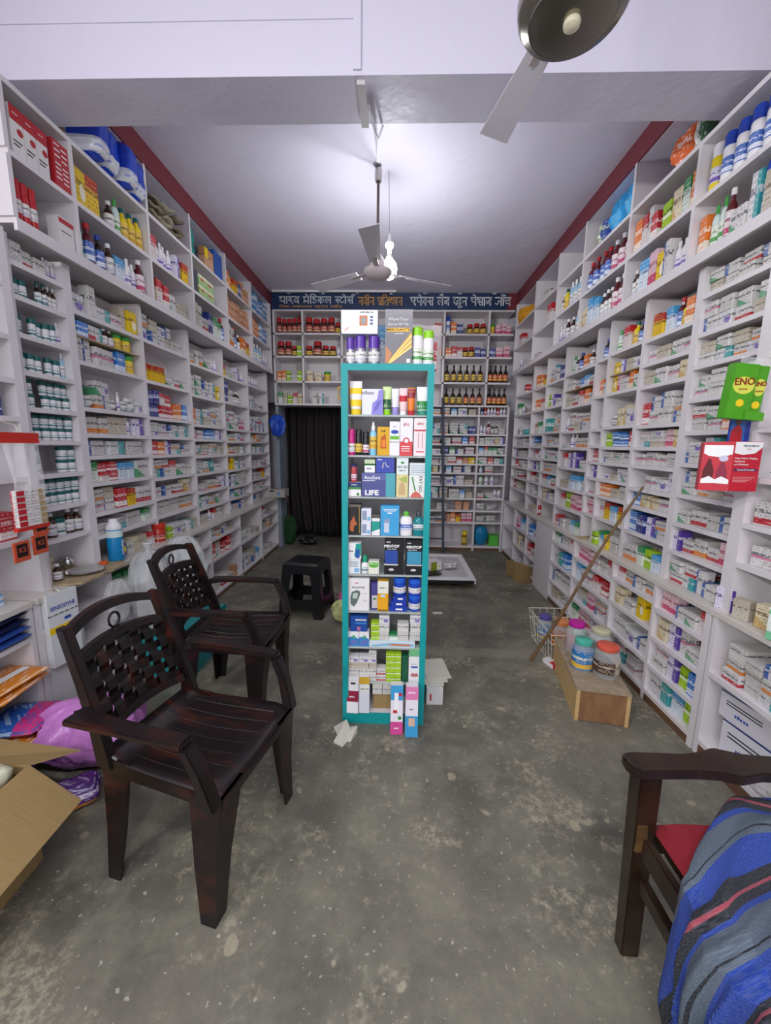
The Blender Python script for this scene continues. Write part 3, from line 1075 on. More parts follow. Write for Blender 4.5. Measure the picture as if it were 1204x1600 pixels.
# ------------------------------------------------------------------ single things: helpers
def fbox(name, label, cat, x, y, z, w, d, h, mat, rz=0.0, rx=0.0, group=None, bevel=0.0012):
    """carton with its printed front at local -y, origin at the middle of its base; y is the front"""
    me = MB().box(-w / 2, w / 2, -d / 2, d / 2, 0, h).mesh(name, mat, False, bevel)
    o = link(name, me, None, (x + math.sin(-rz) * d / 2, y + math.cos(rz) * d / 2, z + .0006))
    o.rotation_euler = (rx, 0, rz)
    o['w'], o['d'], o['h'] = w, d, h
    tag(o, label, cat, group)
    return o


def panel(o, x0, x1, z0, z1, mat, name='printed_panel', t=.0007, face='front'):
    w, d, h = o['w'], o['d'], o['h']
    if face == 'front':
        return obj(name, MB().box((x0 - .5) * w, (x1 - .5) * w, -d / 2 - t, -d / 2 + .0002, z0 * h, z1 * h), mat, o)
    s = 1 if face == 'right' else -1
    a, b = sorted((s * w / 2, s * (w / 2 + t)))
    return obj(name, MB().box(a, b, (x0 - .5) * d, (x1 - .5) * d, z0 * h, z1 * h), mat, o)


def disc(o, cx, cz, r, mat, name='printed_spot', t=.0008, sx=1.0):
    w, d, h = o['w'], o['d'], o['h']
    pts = [((cx - .5) * w + r * sx * math.cos(a * math.pi / 10), cz * h + r * math.sin(a * math.pi / 10)) for a in range(20)]
    return obj(name, MB().prism(pts, -d / 2 - t, -d / 2 + .0002), mat, o)


def poly(o, pts, mat, name='printed_shape', t=.0009):
    w, d, h = o['w'], o['d'], o['h']
    return obj(name, MB().prism([((a - .5) * w, b * h) for a, b in pts], -d / 2 - t, -d / 2 + .0002), mat, o)


def word(o, s, size, cx, cz, mat, width=None, rot=0.0, bold=0.0, t=.0013):
    w, d, h = o['w'], o['d'], o['h']
    return text(o, s, size, ((cx - .5) * w, -d / 2 - t, cz * h), mat, (R(90), rot, 0), 'CENTER', width, .0003, bold)


def greek(o, n, size, cx, cz, mat, width=None, bold=0.0, rot=0.0):
    """small print too fine to read: a row of little strokes"""
    w, d, h = o['w'], o['d'], o['h']
    adv = (width or .56 * size * n) / n
    m = MB()
    r = random.Random(n * 7 + int(size * 1e4))
    for i in range(n):
        if i % 6 == 5:
            continue
        x = (cx - .5) * w + (i - n / 2) * adv
        hh = size * r.choice((.42, .5, .68))
        m.box(x, x + adv * .68, -d / 2 - .0012, -d / 2 - .0002, cz * h - size * .25, cz * h - size * .25 + hh)
    return obj('small_print', m, mat, o)


def squeeze_tube(label, x, y, z, w, h, body, capm, name='cosmetic_tube', band=None, group=None, dz=.17):
    e = .036
    n = 14
    vs, fs = [], []
    K = [(dz, .86, 1.0), (.3, .92, .95), (.6, .97, .6), (.85, 1.0, .25), (.96, 1.0, .06), (1.0, 1.0, .06)]
    for t, a, b in K:
        for k in range(n):
            q = 2 * math.pi * k / n
            vs.append((w / 2 * a * math.cos(q), min(w / 2, .02) * b * math.sin(q), h * t))
    for i in range(len(K) - 1):
        for k in range(n):
            l = (k + 1) % n
            fs.append((i * n + k, i * n + l, (i + 1) * n + l, (i + 1) * n + k))
    fs += [tuple(reversed(range(n))), tuple((len(K) - 1) * n + k for k in range(n))]
    o = obj(name, MB().add(vs, fs), body, None, (x, y + .022, z + .0006), smooth=True)
    obj('cap', MB().lathe([(w * .40, 0), (w * .43, .004), (w * .42, h * dz)], 14, sy=min(1, .02 / (w / 2))), capm, o, smooth=True)
    if band:
        for (z0, z1, m) in band:
            bb = MB()
            pts = []
            for t in (z0, z1):
                for k in range(len(K) - 1):
                    if K[k][0] <= t <= K[k + 1][0]:
                        f = (t - K[k][0]) / (K[k + 1][0] - K[k][0])
                        a = K[k][1] + f * (K[k + 1][1] - K[k][1])
                        b = K[k][2] + f * (K[k + 1][2] - K[k][2])
                        break
                pts.append([(w / 2 * a * 1.01 * math.cos(q), min(w / 2, .02) * b * 1.04 * math.sin(q) - .0004, h * t) for q in [math.pi + math.pi * j / 8 for j in range(9)]])
            bb.add(pts[0] + pts[1], [(j, j + 1, j + 10, j + 9) for j in range(8)])
            obj('printed_band', bb, m, o, fix=False, smooth=True)
    tag(o, label, 'tube', group)
    return o


def round_thing(name, label, cat, loc, prof, mat, parts, seg=20, group=None, sx=1, sy=1):
    o = obj(name, MB().lathe(prof, seg, sx=sx, sy=sy), mat, None, loc, smooth=True)
    for nm, pr, m in parts:
        obj(nm, MB().lathe(pr, seg, sx=sx, sy=sy), m, o, smooth=True)
    tag(o, label, cat, group)
    return o


def spray(label, x, y, z, r, h, body, lab, cap, group=None, name='spray_can', split=.72):
    return round_thing(name, label, 'spray can', (x, y + r, z + .0006), [(r * .95, 0), (r, .003), (r, h * split), (r * .9, h * split + .004)], body,
                       [('cap', [(r * .97, h * split + .002), (r * .97, h * .97), (r * .8, h)], cap), ('label', [(r + .0003, h * .12), (r + .0008, h * .12), (r + .0008, h * .45), (r + .0003, h * .45)], lab)], group=group)


# ------------------------------------------------------------------ teal display cabinet
CX0, CX1, CY0, CY1, CH = -0.253, 0.150, 1.815, 2.10, 1.747
cab = empty('display_cabinet', ((CX0 + CX1) / 2, CY1, 0))
tag(cab, 'tall narrow teal-edged display cabinet standing mid-floor', 'cabinet')
ox, oy = (CX0 + CX1) / 2, CY1


def cb(nm, x0, x1, y0, y1, z0, z1, mat):
    return obj(nm, MB().box(x0 - ox, x1 - ox, y0 - oy, y1 - oy, z0, z1), mat, cab)


cb('side_panel', CX0, CX0 + .024, CY0, CY1, 0, CH, LAM)
cb('side_panel', CX1 - .024, CX1, CY0, CY1, 0, CH, LAM)
cb('front_edge', CX0 - .003, CX0 + .026, CY0 - .004, CY0, 0, CH + .003, TEAL)
cb('front_edge', CX1 - .026, CX1 + .003, CY0 - .004, CY0, 0, CH + .003, TEAL)
cb('top_panel', CX0 + .024, CX1 - .024, CY0, CY1, CH - .022, CH, LAM)
cb('front_edge', CX0 + .026, CX1 - .026, CY0 - .004, CY0, CH - .026, CH + .003, TEAL)
cb('top_covering', CX0 - .003, CX1 + .003, CY0, CY1, CH, CH + .003, TEAL)
cb('side_covering', CX0 - .003, CX0, CY0, CY1, 0, CH, TEAL)
cb('side_covering', CX1, CX1 + .003, CY0, CY1, 0, CH, TEAL)
cb('back_panel', CX0 + .024, CX1 - .024, CY1 - .01, CY1, .05, CH - .022, BACKP)
cb('bottom_panel', CX0 + .024, CX1 - .024, CY0, CY1, .045, .06, LAM)
cb('front_edge', CX0 + .026, CX1 - .026, CY0 - .004, CY0, .0, .06, TEAL)
CSH = [1.533, 1.352, 1.162, .978, .787, .599, .412, .223]
for z in CSH:
    cb('glass_shelf', CX0 + .025, CX1 - .025, CY0 + .008, CY1 - .012, z - .008, z, GLASS)
hd = MB().tube([(0, 0, 0), (-.022, -.002, .012), (-.022, -.002, .05), (0, 0, .062)], .004, 8)
obj('handle', hd, INKGO, cab, (CX0 - .003 - ox, CY0 + .05 - oy, 1.60), smooth=True)
YC = CY0 + .014
g1 = 'goods in the teal cabinet'
M = plain
# on top
for k, (x, w, h) in enumerate(((-0.219, .037, .115), (-.175, .049, .125), (-.114, .051, .124))):
    spray(['slim', 'middle', 'third'][k] + ' purple-topped silver spray can on the teal cabinet', x, YC + .01, CH + .003, w / 2, h, SILV, LW, PURB, 'purple spray cans on the cabinet', split=.55)
o = fbox('monitor_carton', 'white blood pressure monitor carton resting on purple spray cans', 'carton', -.177, YC, CH + .1288, .158, .09, .097, M('gloss_white', '#e4e6ee', .25))
panel(o, .47, .77, .28, .80, M('mon_frame', '#e9eaee', .3))
panel(o, .50, .72, .34, .76, M('mon_orange', '#c9794a', .4), t=.0012)
panel(o, .55, .67, .42, .68, M('mon_screen', '#8f9aa0', .3), t=.0016)
for zq in (.66, .52, .38):
    panel(o, .79, .87, zq, zq + .09, M('mon_btn', '#5a628a', .4))
greek(o, 15, .007, .7, .90, INK)
poly(o, [(.07, .12), (.16, .30), (.22, .25), (.13, .1)], M('mon_pink', '#e0b8b0', .4))
o = fbox('condom_carton', 'grey glossy carton with golden streak on the teal cabinet', 'carton', -.006, YC, CH + .003, .119, .06, .226, M('gunmetal', '#77757a', .25, .3))
word(o, 'World Tour', .017, .48, .82, INKW)
word(o, 'Stories Of The', .015, .48, .73, INKW)
panel(o, .08, .90, .60, .665, M('gold_bar', '#d8a93e', .25, .6))
word(o, "MERCHANT'S", .0135, .48, .632, INK, .092, bold=.0003)
greek(o, 10, .007, .5, .56, INKW)
for q in range(6):
    a = .02 + q * .02
    poly(o, [(.06 + a, .02), (.10 + a, .02), (.98, .56 - q * .05), (.98, .60 - q * .05)], M('gold_streak%d' % (q % 2), ('#c39a4e', '#e6c987')[q % 2], .2, .7), t=.0009 + q * .00005)
poly(o, [(.02, .02), (.12, .02), (.26, .2), (.03, .34)], M('copper', '#b07a5c', .25, .6))
panel(o, .80, .93, .03, .10, INKW)
for k, (x, w, h) in enumerate(((.077, .048, .159), (.126, .046, .145))):
    spray(('taller' if k == 0 else 'shorter') + ' white aerosol with lime green cap on the teal cabinet', x, YC + .005, CH + .003, w / 2, h, WHITE, LG, LIMECAP, 'lime-capped aerosols on the cabinet', split=.76)
put_pouch(mk_clear('clear_red_bag', '#d8c0c0', .45), (.115, 2.02, CH + .004), 0.1, (.17, .07, .21), 'clear plastic bag of red packets behind green-capped aerosols', None, 'polythene_bag', 'bag', 1)
fbox('soap_carton', 'red carton inside clear bag behind green-capped aerosols', 'carton', .155, 1.985, CH + .004, .04, .025, .13, PR['r'][0][0])
fbox('wipes_carton', 'pale blue carton between purple cans and grey carton', 'carton', -.075, 1.93, CH + .003, .045, .04, .19, PR['b'][1][0])

# row 1
z = CSH[0]
squeeze_tube('yellow and white face wash tube, first in cabinet top row', -.194, YC, z, .055, .147, WHITE, YELCAP, band=[(.25, .45, INKY), (.62, .8, INKY)], group=g1)
o = fbox('soap_carton', 'white and lilac flower carton in cabinet top row', 'carton', -.118, YC, z, .094, .04, .111, M('lilac_white', '#dfe0ee', .35), group=g1)
poly(o, [(.45, .0), (1, 0), (1, 1), (.80, .95), (.72, .6), (.5, .45)], M('lilac', '#8d86d2', .4))
poly(o, [(.55, .1), (.75, .2), (.95, .6), (.7, .5)], M('lilac_dark', '#6f66bc', .4), t=.0012)
word(o, 'infiom', .022, .27, .85, INK)
squeeze_tube('pale and dark green tube in cabinet top row', -.053, YC, z, .038, .125, M('pale_green', '#c4dc98', .35), LIMECAP, band=[(.2, .55, M('deep_green', '#1f5a38', .35))], group=g1)
squeeze_tube('white and lilac slim tube in cabinet top row', -.016, YC, z, .033, .117, M('lilac_tube', '#e2e0ec', .35), M('lilac_cap', '#9d92d8', .35), group=g1, dz=.3)
squeeze_tube('pink and white tube with red band in cabinet top row', .020, YC, z, .036, .119, M('pink_tube', '#eec8cc', .35), WHITE, band=[(.5, .72, INKR)], group=g1)
squeeze_tube('maroon and orange tube in cabinet top row', .056, YC, z, .034, .121, M('orange_tube', '#df7a1e', .35), INKR, band=[(.62, .84, M('maroon_band', '#8a1420', .35)), (.86, .955, M('maroon_band', '#8a1420', .35))], group=g1)
squeeze_tube('aloe green tube, last in cabinet top row', .106, YC, z, .052, .125, M('aloe_white', '#dfe9ea', .35), M('aloe_cap', '#2f8f7a', .35), band=[(.2, .5, M('aloe_green', '#2f8a44', .4))], group=g1)
# row 2
z = CSH[1]
spray('magenta body spray can in cabinet second row', -.213, YC, z, .0155, .117, M('magenta', '#c2287e', .3), LW, M('magenta', '#c2287e', .3), g1, 'body_spray')
spray('black body spray can with gold emblem in cabinet second row', -.180, YC, z, .0145, .115, BLACK, LY, BLACK, g1, 'body_spray')
spray('black and pink body spray can in cabinet second row', -.147, YC, z, .0145, .106, BLACK, LP, BLACK, g1, 'body_spray')
round_thing('pump_bottle', 'white and blue spray pump bottle in cabinet second row', 'bottle', (-.114, YC + .017, z + .0006), [(.015, 0), (.016, .003), (.016, .10), (.008, .112)], M('pump_blue', '#8ac8e4', .3),
            [('pump', [(.009, .112), (.009, .13), (.005, .135), (.005, .149)], WHITE), ('label', [(.0164, .03), (.0168, .03), (.0168, .085), (.0164, .085)], LY)], group=g1)
o = fbox('cream_carton', 'mustard yellow carton with orange tube picture in cabinet second row', 'carton', -.067, YC, z, .055, .03, .128, M('mustard', '#d9a417', .35), group=g1)
poly(o, [(.25, .25), (.75, .25), (.7, .72), (.55, .75), (.5, .68), (.3, .66)], M('brown_orange', '#b5581a', .4))
panel(o, .36, .66, .3, .55, M('flame_orange', '#e8822a', .4), t=.0012)
greek(o, 3, .012, .5, .85, INK)
o = fbox('cream_carton', 'slim white carton with blue oval and green bar', 'carton', -.016, YC, z, .046, .03, .152, WHITE, group=g1)
disc(o, .5, .70, .009, INKB, sx=1.9)
panel(o, .06, .94, .48, .58, M('bright_green', '#6ab82e', .4))
greek(o, 15, .005, .5, .4, INK)
greek(o, 4, .006, .5, .85, INK)
o = fbox('cream_carton', 'white carton with red lower half and red rings', 'carton', .037, YC, z, .057, .035, .168, M('ahc_white', '#e8e6ee', .35), group=g1)
panel(o, 0, 1, .0, .38, M('coral', '#d4464c', .4))
disc(o, .5, .40, .015, M('coral', '#d4464c', .4), t=.001)
disc(o, .5, .40, .009, INKW, t=.0014)
word(o, 'ahc', .022, .48, .84, INKR)
for zq in (.24, .18, .12):
    panel(o, .12, .78, zq, zq + .02, INKW, t=.0012)
o = fbox('cream_carton', 'pale pink carton with two slim tubes printed', 'carton', .100, YC, z, .060, .035, .168, M('pale_pink', '#ecdfe2', .35), group=g1)
word(o, 'ahc', .022, .5, .86, INKR)
panel(o, .03, .97, .66, .70, INKR)
for q in (.33, .62):
    panel(o, q, q + .06, .2, .62, M('pinkish_line', '#d6a2a8', .4), t=.0012)
panel(o, .2, .8, .1, .125, INKR)
# row 3
z = CSH[2]
o = fbox('ointment_carton', 'small navy and green carton, cabinet third row', 'carton', -.197, YC, z, .058, .05, .065, WHITE, group=g1)
panel(o, 0, 1, .66, 1, M('navy', '#22366f', .4)); panel(o, 0, 1, .50, .66, INKG); greek(o, 6, .009, .5, .83, INKW); disc(o, .75, .15, .007, INKG)
spray('small red and navy can on navy carton, cabinet third row', -.203, YC + .005, z + .066, .014, .08, M('can_red', '#b8434a', .3), LP, M('navy', '#22366f', .4), g1, 'inhaler_can', .85)
o = fbox('test_carton', 'wide violet LIFE test kit carton with teal end panel', 'carton', -.087, YC, z, .155, .07, .11, M('indigo', '#4e548e', .35), group=g1)
panel(o, .72, 1.0, 0, 1, M('aqua', '#4fa3ae', .35)); panel(o, 0, .72, .70, 1, M('indigo_light', '#5b62a0', .35), t=.0004)
word(o, 'AccuSure', .0235, .31, .80, INKW, .085, bold=.0003); word(o, 'LIFE', .032, .30, .16, INKW, .085, bold=.0012)
panel(o, .03, .40, .66, .685, INKW)
o = fbox('tape_carton', 'small white and green carton atop the LIFE carton', 'carton', -.128, YC, z + .111, .048, .05, .06, WHITE, group=g1)
panel(o, 0, 1, .62, 1, M('sage', '#b9cfa8', .4)); panel(o, 0, 1, .55, .68, INKG); greek(o, 6, .008, .5, .3, INK)
o = fbox('hearing_carton', 'royal blue carton with white hook picture, cabinet third row', 'carton', -.057, YC, z + .111, .084, .05, .070, M('royal', '#3a49a8', .35), group=g1)
obj('printed_hook', MB().tube([(-.012, -.0256, .022), (-.008, -.0256, .045), (.0, -.0256, .048), (.006, -.0256, .03), (.018, -.0256, .027)], .0026, 6), GREYW, o, smooth=True)
greek(o, 4, .009, .22, .85, INKW)
o = fbox('slimming_carton', 'tall FAT GO carton with herbal picture, cabinet third row', 'carton', .022, YC, z, .054, .04, .182, M('pale_aqua', '#dbe5e6', .35), group=g1)
panel(o, 0, 1, 0, .58, M('herb_yellow', '#d9cf9a', .4)); poly(o, [(.2, .05), (.8, .05), (.75, .3), (.5, .42), (.25, .3)], M('herb_tan', '#c8a878', .4), t=.0012); poly(o, [(.15, .45), (.9, .55), (.9, .35)], M('herb_green', '#a9b85a', .4), t=.0011)
word(o, 'FAT GO', .015, .5, .76, INK, .044); greek(o, 8, .006, .5, .67, INK); disc(o, .5, .87, .005, INKG, sx=1.6)
o = fbox('slimming_carton', 'wide FAT GO carton with leaf stalk and berries', 'carton', .093, YC, z, .079, .04, .103, M('off_white', '#e6e8e4', .35), group=g1)
word(o, 'FAT GO', .022, .66, .60, INK, .07, rot=R(90)); obj('printed_stalk', MB().tube([(-.025, -.0206, .095), (-.018, -.0206, .06), (-.01, -.0206, .03)], .003, 6), INKG, o); poly(o, [(.08, 0), (.8, 0), (.6, .2), (.4, .28), (.2, .18)], M('berry', '#d0685a', .4))
panel(o, .94, 1, 0, 1, INKG)
o = fbox('slimming_carton', 'white carton lying on the wide FAT GO carton', 'carton', .093, YC, z + .104, .077, .04, .054, M('mist', '#d5dde2', .35), group=g1)
for zq in (.75, .55, .35, .18):
    panel(o, .1, .92, zq, zq + .05, M('grey_print', '#9aa4ac', .5))
# row 4
z = CSH[3]
o = fbox('gift_carton', 'tall black carton with orange flower, cabinet fourth row', 'carton', -.197, YC, z, .060, .05, .145, M('near_black', '#23201f', .3), group=g1)
poly(o, [(.1, .15), (.4, .1), (.45, .3), (.7, .35), (.5, .5), (.45, .65), (.25, .5), (.12, .4)], M('ember', '#b0603a', .4)); panel(o, .84, .88, .05, .92, INKGO); panel(o, 0, 1, .93, 1, M('taupe', '#6a6258', .4))
for k, (x, w, h, zz) in enumerate(((-.144, .046, .062, 0), (-.143, .046, .064, .0625))):
    o = fbox('lancet_carton', ('lower' if k == 0 else 'upper') + ' small white lancet carton, cabinet fourth row', 'carton', x, YC, z + zz, w, .04, h, M('cool_white', '#dfe2ec', .35), group=g1)
    panel(o, .08, .55, .15, .85, M('steel_print', '#8f9bb4', .4)); panel(o, .6, .92, .12, .4, M('sky_print', '#7fb2d8', .4))
o = fbox('lancet_carton', 'teal and white carton below grey one, cabinet fourth row', 'carton', -.098, YC, z, .038, .04, .082, WHITE, group=g1)
panel(o, 0, 1, .22, .82, M('sea_teal', '#1f9a8c', .4)); poly(o, [(0, .2), (1, .38), (1, .2)], INKW, t=.0012)
fbox('lancet_carton', 'flat grey carton topping the teal and white one', 'carton', -.098, YC, z + .083, .038, .04, .016, M('dark_taupe', '#5b5552', .4), group=g1)
o = fbox('pump_carton', 'sky blue breast pump carton, cabinet fourth row', 'carton', -.032, YC, z, .087, .05, .143, M('sky_blue', '#3f9fd4', .35), group=g1)
for zq, w_ in ((.86, .38), (.81, .3)):
    panel(o, .5 - w_, .5 + w_, zq, zq + .022, INKW)
panel(o, .36, .62, .73, .77, INKW); panel(o, .2, .46, .1, .42, M('pump_pic', '#c9cede', .4)); poly(o, [(.22, .42), (.46, .42), (.5, .55), (.3, .56), (.18, .5)], M('pump_pic2', '#8f9cbc', .4))
round_thing('lotion_bottle', 'white lotion bottle with green flip cap, cabinet fourth row', 'bottle', (.045, YC + .021, z + .0006), [(.027, 0), (.0295, .004), (.0295, .075), (.022, .088), (.012, .092)], WHITE,
            [('cap', [(.0125, .091), (.0125, .110), (.010, .114)], M('flip_green', '#62b43a', .35)), ('label', [(.0298, .028), (.0302, .028), (.0302, .055), (.0298, .055)], LB)], sy=.7, group=g1)
round_thing('mouthwash_bottle', 'clear teal mouthwash bottle, cabinet fourth row', 'bottle', (.104, YC + .019, z + .0006), [(.024, 0), (.026, .004), (.026, .065), (.018, .085), (.010, .09)], M('teal_liquid', '#1c7f88', .1),
            [('cap', [(.0125, .09), (.0125, .110), (.010, .114)], M('smoke_cap', '#3a4246', .25)), ('label', [(.0263, .03), (.0267, .03), (.0267, .055), (.0263, .055)], LT)], sy=.75, group=g1)
# row 5
z = CSH[4]
o = fbox('scanner_carton', 'white and teal carton lower left of cabinet fifth row', 'carton', -.199, YC, z, .058, .05, .070, M('ice_white', '#e3e7ea', .35), group=g1)
for zq in (.8, .66, .5):
    panel(o, .1, .8, zq, zq + .07, M('slate_print', '#8b95a0', .5))
panel(o, .5, .9, .1, .38, M('sky_print', '#7fb2d8', .4))
o = fbox('scanner_carton', 'white carton with blue and teal swirl stacked above', 'carton', -.197, YC, z + .071, .060, .05, .080, WHITE, group=g1)
poly(o, [(.45, .2), (.6, .95), (1, 1), (1, .3), (.75, .05)], M('sea_teal', '#1f9a8c', .4)); panel(o, .58, .88, .1, .62, M('deep_blue', '#2a50a8', .4), t=.0012); greek(o, 4, .009, .22, .5, INK)
round_thing('drop_bottle', 'small white bottle with green cap, cabinet fifth row', 'bottle', (-.149, YC + .017, z + .0006), [(.0155, 0), (.017, .003), (.017, .046), (.009, .056)], WHITE,
            [('cap', [(.011, .055), (.012, .075), (.008, .089)], M('bottle_green', '#1f9a72', .35)), ('label', [(.0172, .014), (.0175, .014), (.0175, .038), (.0172, .038)], LT)], group=g1)
o = fbox('ointment_carton', 'small cream carton with green arch, cabinet fifth row', 'carton', -.106, YC, z, .051, .04, .064, M('cream_white', '#e4e4d6', .35), group=g1)
poly(o, [(.06, .62), (.3, .5), (.7, .5), (.94, .62), (.94, .9), (.06, .9)], M('leaf_green', '#5fae3c', .4)); greek(o, 8, .008, .5, .78, INKW)
for k, (x, w, h, hx) in enumerate(((-.009, .092, .174, '#2a4a9e'), (.088, .088, .170, '#3f93b4'))):
    o = fbox('hair_tonic_carton', 'black MINTOP carton with ' + ('royal blue' if k == 0 else 'pale blue') + ' panel', 'carton', x, YC, z, w, .055, h, M('mintop_black', '#1b1b20', .3), group=g1)
    panel(o, .10 if k else .02, .86 if k else .68, .30, .68, M('mintop_panel%d' % k, hx, .35))
    panel(o, .08 if k else .0, .90 if k else .70, .26, .31, GREYW)
    word(o, 'MINTOP', .0185, .46 if k else .37, .80, INKW, .064, bold=.0006)
    greek(o, 12, .007, .4, .72, INKW)
    disc(o, .45 if k else .36, .14, .006, GREYW, sx=2.2)
    panel(o, .1, .3, .9, .93, GREYW)
# row 6
z = CSH[5]
o = fbox('glucometer_carton', 'large white glucose meter carton with meter picture', 'carton', -.177, YC, z, .102, .05, .164, M('paper_white', '#e6e4e4', .35), group=g1)
poly(o, [(.12, .2), (.26, .12), (.40, .24), (.56, .5), (.56, .6), (.4, .64), (.16, .58), (.1, .4)], M('meter_grey', '#5f6d6c', .3)); poly(o, [(.20, .38), (.42, .38), (.46, .56), (.22, .54)], M('meter_lcd', '#b9c9bc', .3), t=.0013)
word(o, 'QuantChek', .013, .48, .73, INK); greek(o, 3, .01, .4, .86, INKR); panel(o, .7, .9, .52, .55, GREYW); panel(o, .7, .9, .3, .33, GREYW)
o = fbox('supplement_carton', 'narrow purple and white carton leaning, cabinet sixth row', 'carton', -.101, YC + .012, z, .033, .05, .137, M('plum', '#4b4a90', .35), group=g1, rz=.12)
panel(o, .1, .95, .08, .55, GREYW); disc(o, .5, .42, .005, INKG, sx=1.6)
o = fbox('powder_carton', 'white and amber yellow carton, cabinet sixth row', 'carton', -.060, YC - .004, z, .052, .045, .154, M('amber_yellow', '#e5a620', .35), group=g1)
panel(o, 0, 1, .60, 1, M('cream_white', '#e4e4d6', .35)); greek(o, 7, .009, .5, .78, INK); panel(o, .3, .7, .48, .56, M('pale_sky', '#bcd6e0', .4), t=.001); panel(o, .06, .94, .03, .06, INK)
for k, zz in enumerate((0, .0265, .053)):
    o = fbox('plaster_carton', ['bottom', 'middle', 'top'][k] + ' flat royal blue carton, cabinet sixth row', 'carton', .016 + (.006 if k == 2 else 0), YC, z + zz, .088 - k * .012, .05, .0258, M('plaster_blue', '#1e3aa6', .35), group=g1)
    panel(o, .35, .72, .3, .62, INKW)


def blue_jar(label, x, zz, h):
    r = .03
    round_thing('rub_jar', label, 'jar', (x, YC + r, zz + .0006), [(r * .9, 0), (r, .003), (r, h * .72), (r * .9, h * .76)], M('jar_blue', '#1c46b0', .3),
                [('lid', [(r * .96, h * .75), (r * .98, h * .78), (r * .98, h * .98), (r * .9, h)], M('lid_blue', '#2a62d0', .3)), ('label', [(r + .0003, h * .16), (r + .0008, h * .16), (r + .0008, h * .5), (r + .0003, h * .5)], LW)], group='blue and white jars in the cabinet')


blue_jar('blue jar on flat blue cartons, cabinet sixth row', .020, z + .080, .085)
blue_jar('lower blue jar at the end of cabinet sixth row', .094, z, .080)
blue_jar('upper blue jar at the end of cabinet sixth row', .094, z + .081, .078)
# row 7
z = CSH[6]
for k, (x, w) in enumerate(((-.204, .052), (-.151, .050))):
    o = fbox('toothpaste_carton', ('first' if k == 0 else 'second') + ' blue and white carton, cabinet seventh row', 'carton', x, YC, z, w, .05, .075, WHITE, group=g1)
    poly(o, [(.0, .0), (1, .0), (1, .5), (.55, .72), (.0, .6)], M('dental_blue', '#3f86c4', .35)); disc(o, .55, .66, .008, M('dental_green', '#4fae6a', .4), t=.0012); poly(o, [(.1, .1), (.7, .15), (.9, .45), (.4, .4)], M('dental_violet', '#6a6fb8', .4), t=.0013)
o = fbox('toothpaste_carton', 'dark blue carton stacked over two blue cartons', 'carton', -.178, YC + .005, z + .076, .085, .045, .080, M('night_blue', '#1b4a9a', .35), group=g1)
panel(o, .3, .95, .7, .8, GREYW); panel(o, .3, .95, .5, .58, M('dental_blue', '#3f86c4', .35)); panel(o, .4, .6, .05, .3, M('dental_pink', '#b06a90', .4))
for k in range(3):
    put_carton(PR['l'][0][0], (-.097, YC + .024, z + .034 + k * .031), 0, (.040, .04, .03), f'{LAYER[k]} small lime carton, cabinet seventh row', g1, 'small_carton')
for nm, x, n, w, h in (('left', -.052, 3, .05, .042), ('middle', .044, 2, .055, .044), ('end', .103, 3, .052, .044)):
    for k in range(n):
        put_carton(PR['w'][(2, 7, 4)[k % 3]][0], (x + U(-.003, .003), YC + .028, z + .034 + k * (h + .0005)), U(-.05, .05), (w, .045, h), f'{LAYER[k]} white small carton, {dict(left="first", middle="second", end="third")[nm]} pile of cabinet seventh row', g1, 'small_carton')
put_carton(PR['g'][0][0], (-.004, YC + .028, z + .034), 0, (.046, .045, .03), 'small green and white carton between white piles, cabinet seventh row', g1, 'small_carton')
o = fbox('toothbrush_pack', 'long blue and orange toothbrush blister lying across cabinet seventh row', 'pack', -.012, YC - .008, z, .225, .03, .033, M('blister', '#cfdfe6', .2), group=g1)
poly(o, [(.05, .15), (.45, .3), (.97, .2), (.97, .7), (.45, .8), (.05, .4)], M('blister_blue', '#8fbcd8', .3)); poly(o, [(.4, .4), (.9, .35), (.9, .6), (.5, .65)], M('blister_orange', '#d87a4a', .3), t=.0012)
# row 8
z = CSH[7]
for nm, x, n, w in (('first', -.203, 4, .051), ('second', -.151, 4, .048), ('third', -.107, 5, .038)):
    for k in range(n):
        put_carton(PR['w'][(2, 7, 9, 4, 2)[k]][0], (x + U(-.002, .002), YC + .026, z + .0006 + k * .0325), U(-.04, .04), (w, .045, .032), f'{LAYER[k]} white cream carton, {nm} pile of cabinet eighth row', g1, 'small_carton')
for k in range(2):
    put_carton(PR['w'][0][0], (-.064, YC + .026, z + .0006 + k * .034), 0, (.046, .045, .0335), f'{LAYER[k]} white carton with red shield, cabinet eighth row', g1, 'small_carton')
for c in range(2):
    for k in range(5):
        put_carton(PR['l'][0][0], (-.018 + c * .038, YC + .022, z + .0006 + k * .0305), 0, (.044 if c == 0 else .03, .04, .030), f'{LAYER[k]} lime green carton, {"first" if c == 0 else "second"} lime pile of cabinet eighth row', g1, 'small_carton')
for k in range(2):
    put_carton(plain('herbal_green', '#1d5a3e', .35), (.054, YC + .022, z + .0006 + k * .071), 0, (.030, .04, .07), f'{LAYER[k]} dark green upright carton, cabinet eighth row', g1, 'small_carton')
o = fbox('balm_carton', 'tall white carton with pink lips picture, end of cabinet eighth row', 'carton', .101, YC - .012, z, .056, .045, .145, WHITE, group=g1)
poly(o, [(.15, .3), (.5, .26), (.9, .3), (.7, .42), (.5, .38), (.3, .42)], M('lip_pink', '#b8706a', .4)); panel(o, .2, .8, .6, .66, INKB); panel(o, .2, .7, .72, .76, GREYW)
put_carton(plain('mint_green', '#6fb884', .35), (.101, YC + .012, z + .147), 0, (.056, .04, .038), 'mint green small carton on the lips carton', g1, 'small_carton')
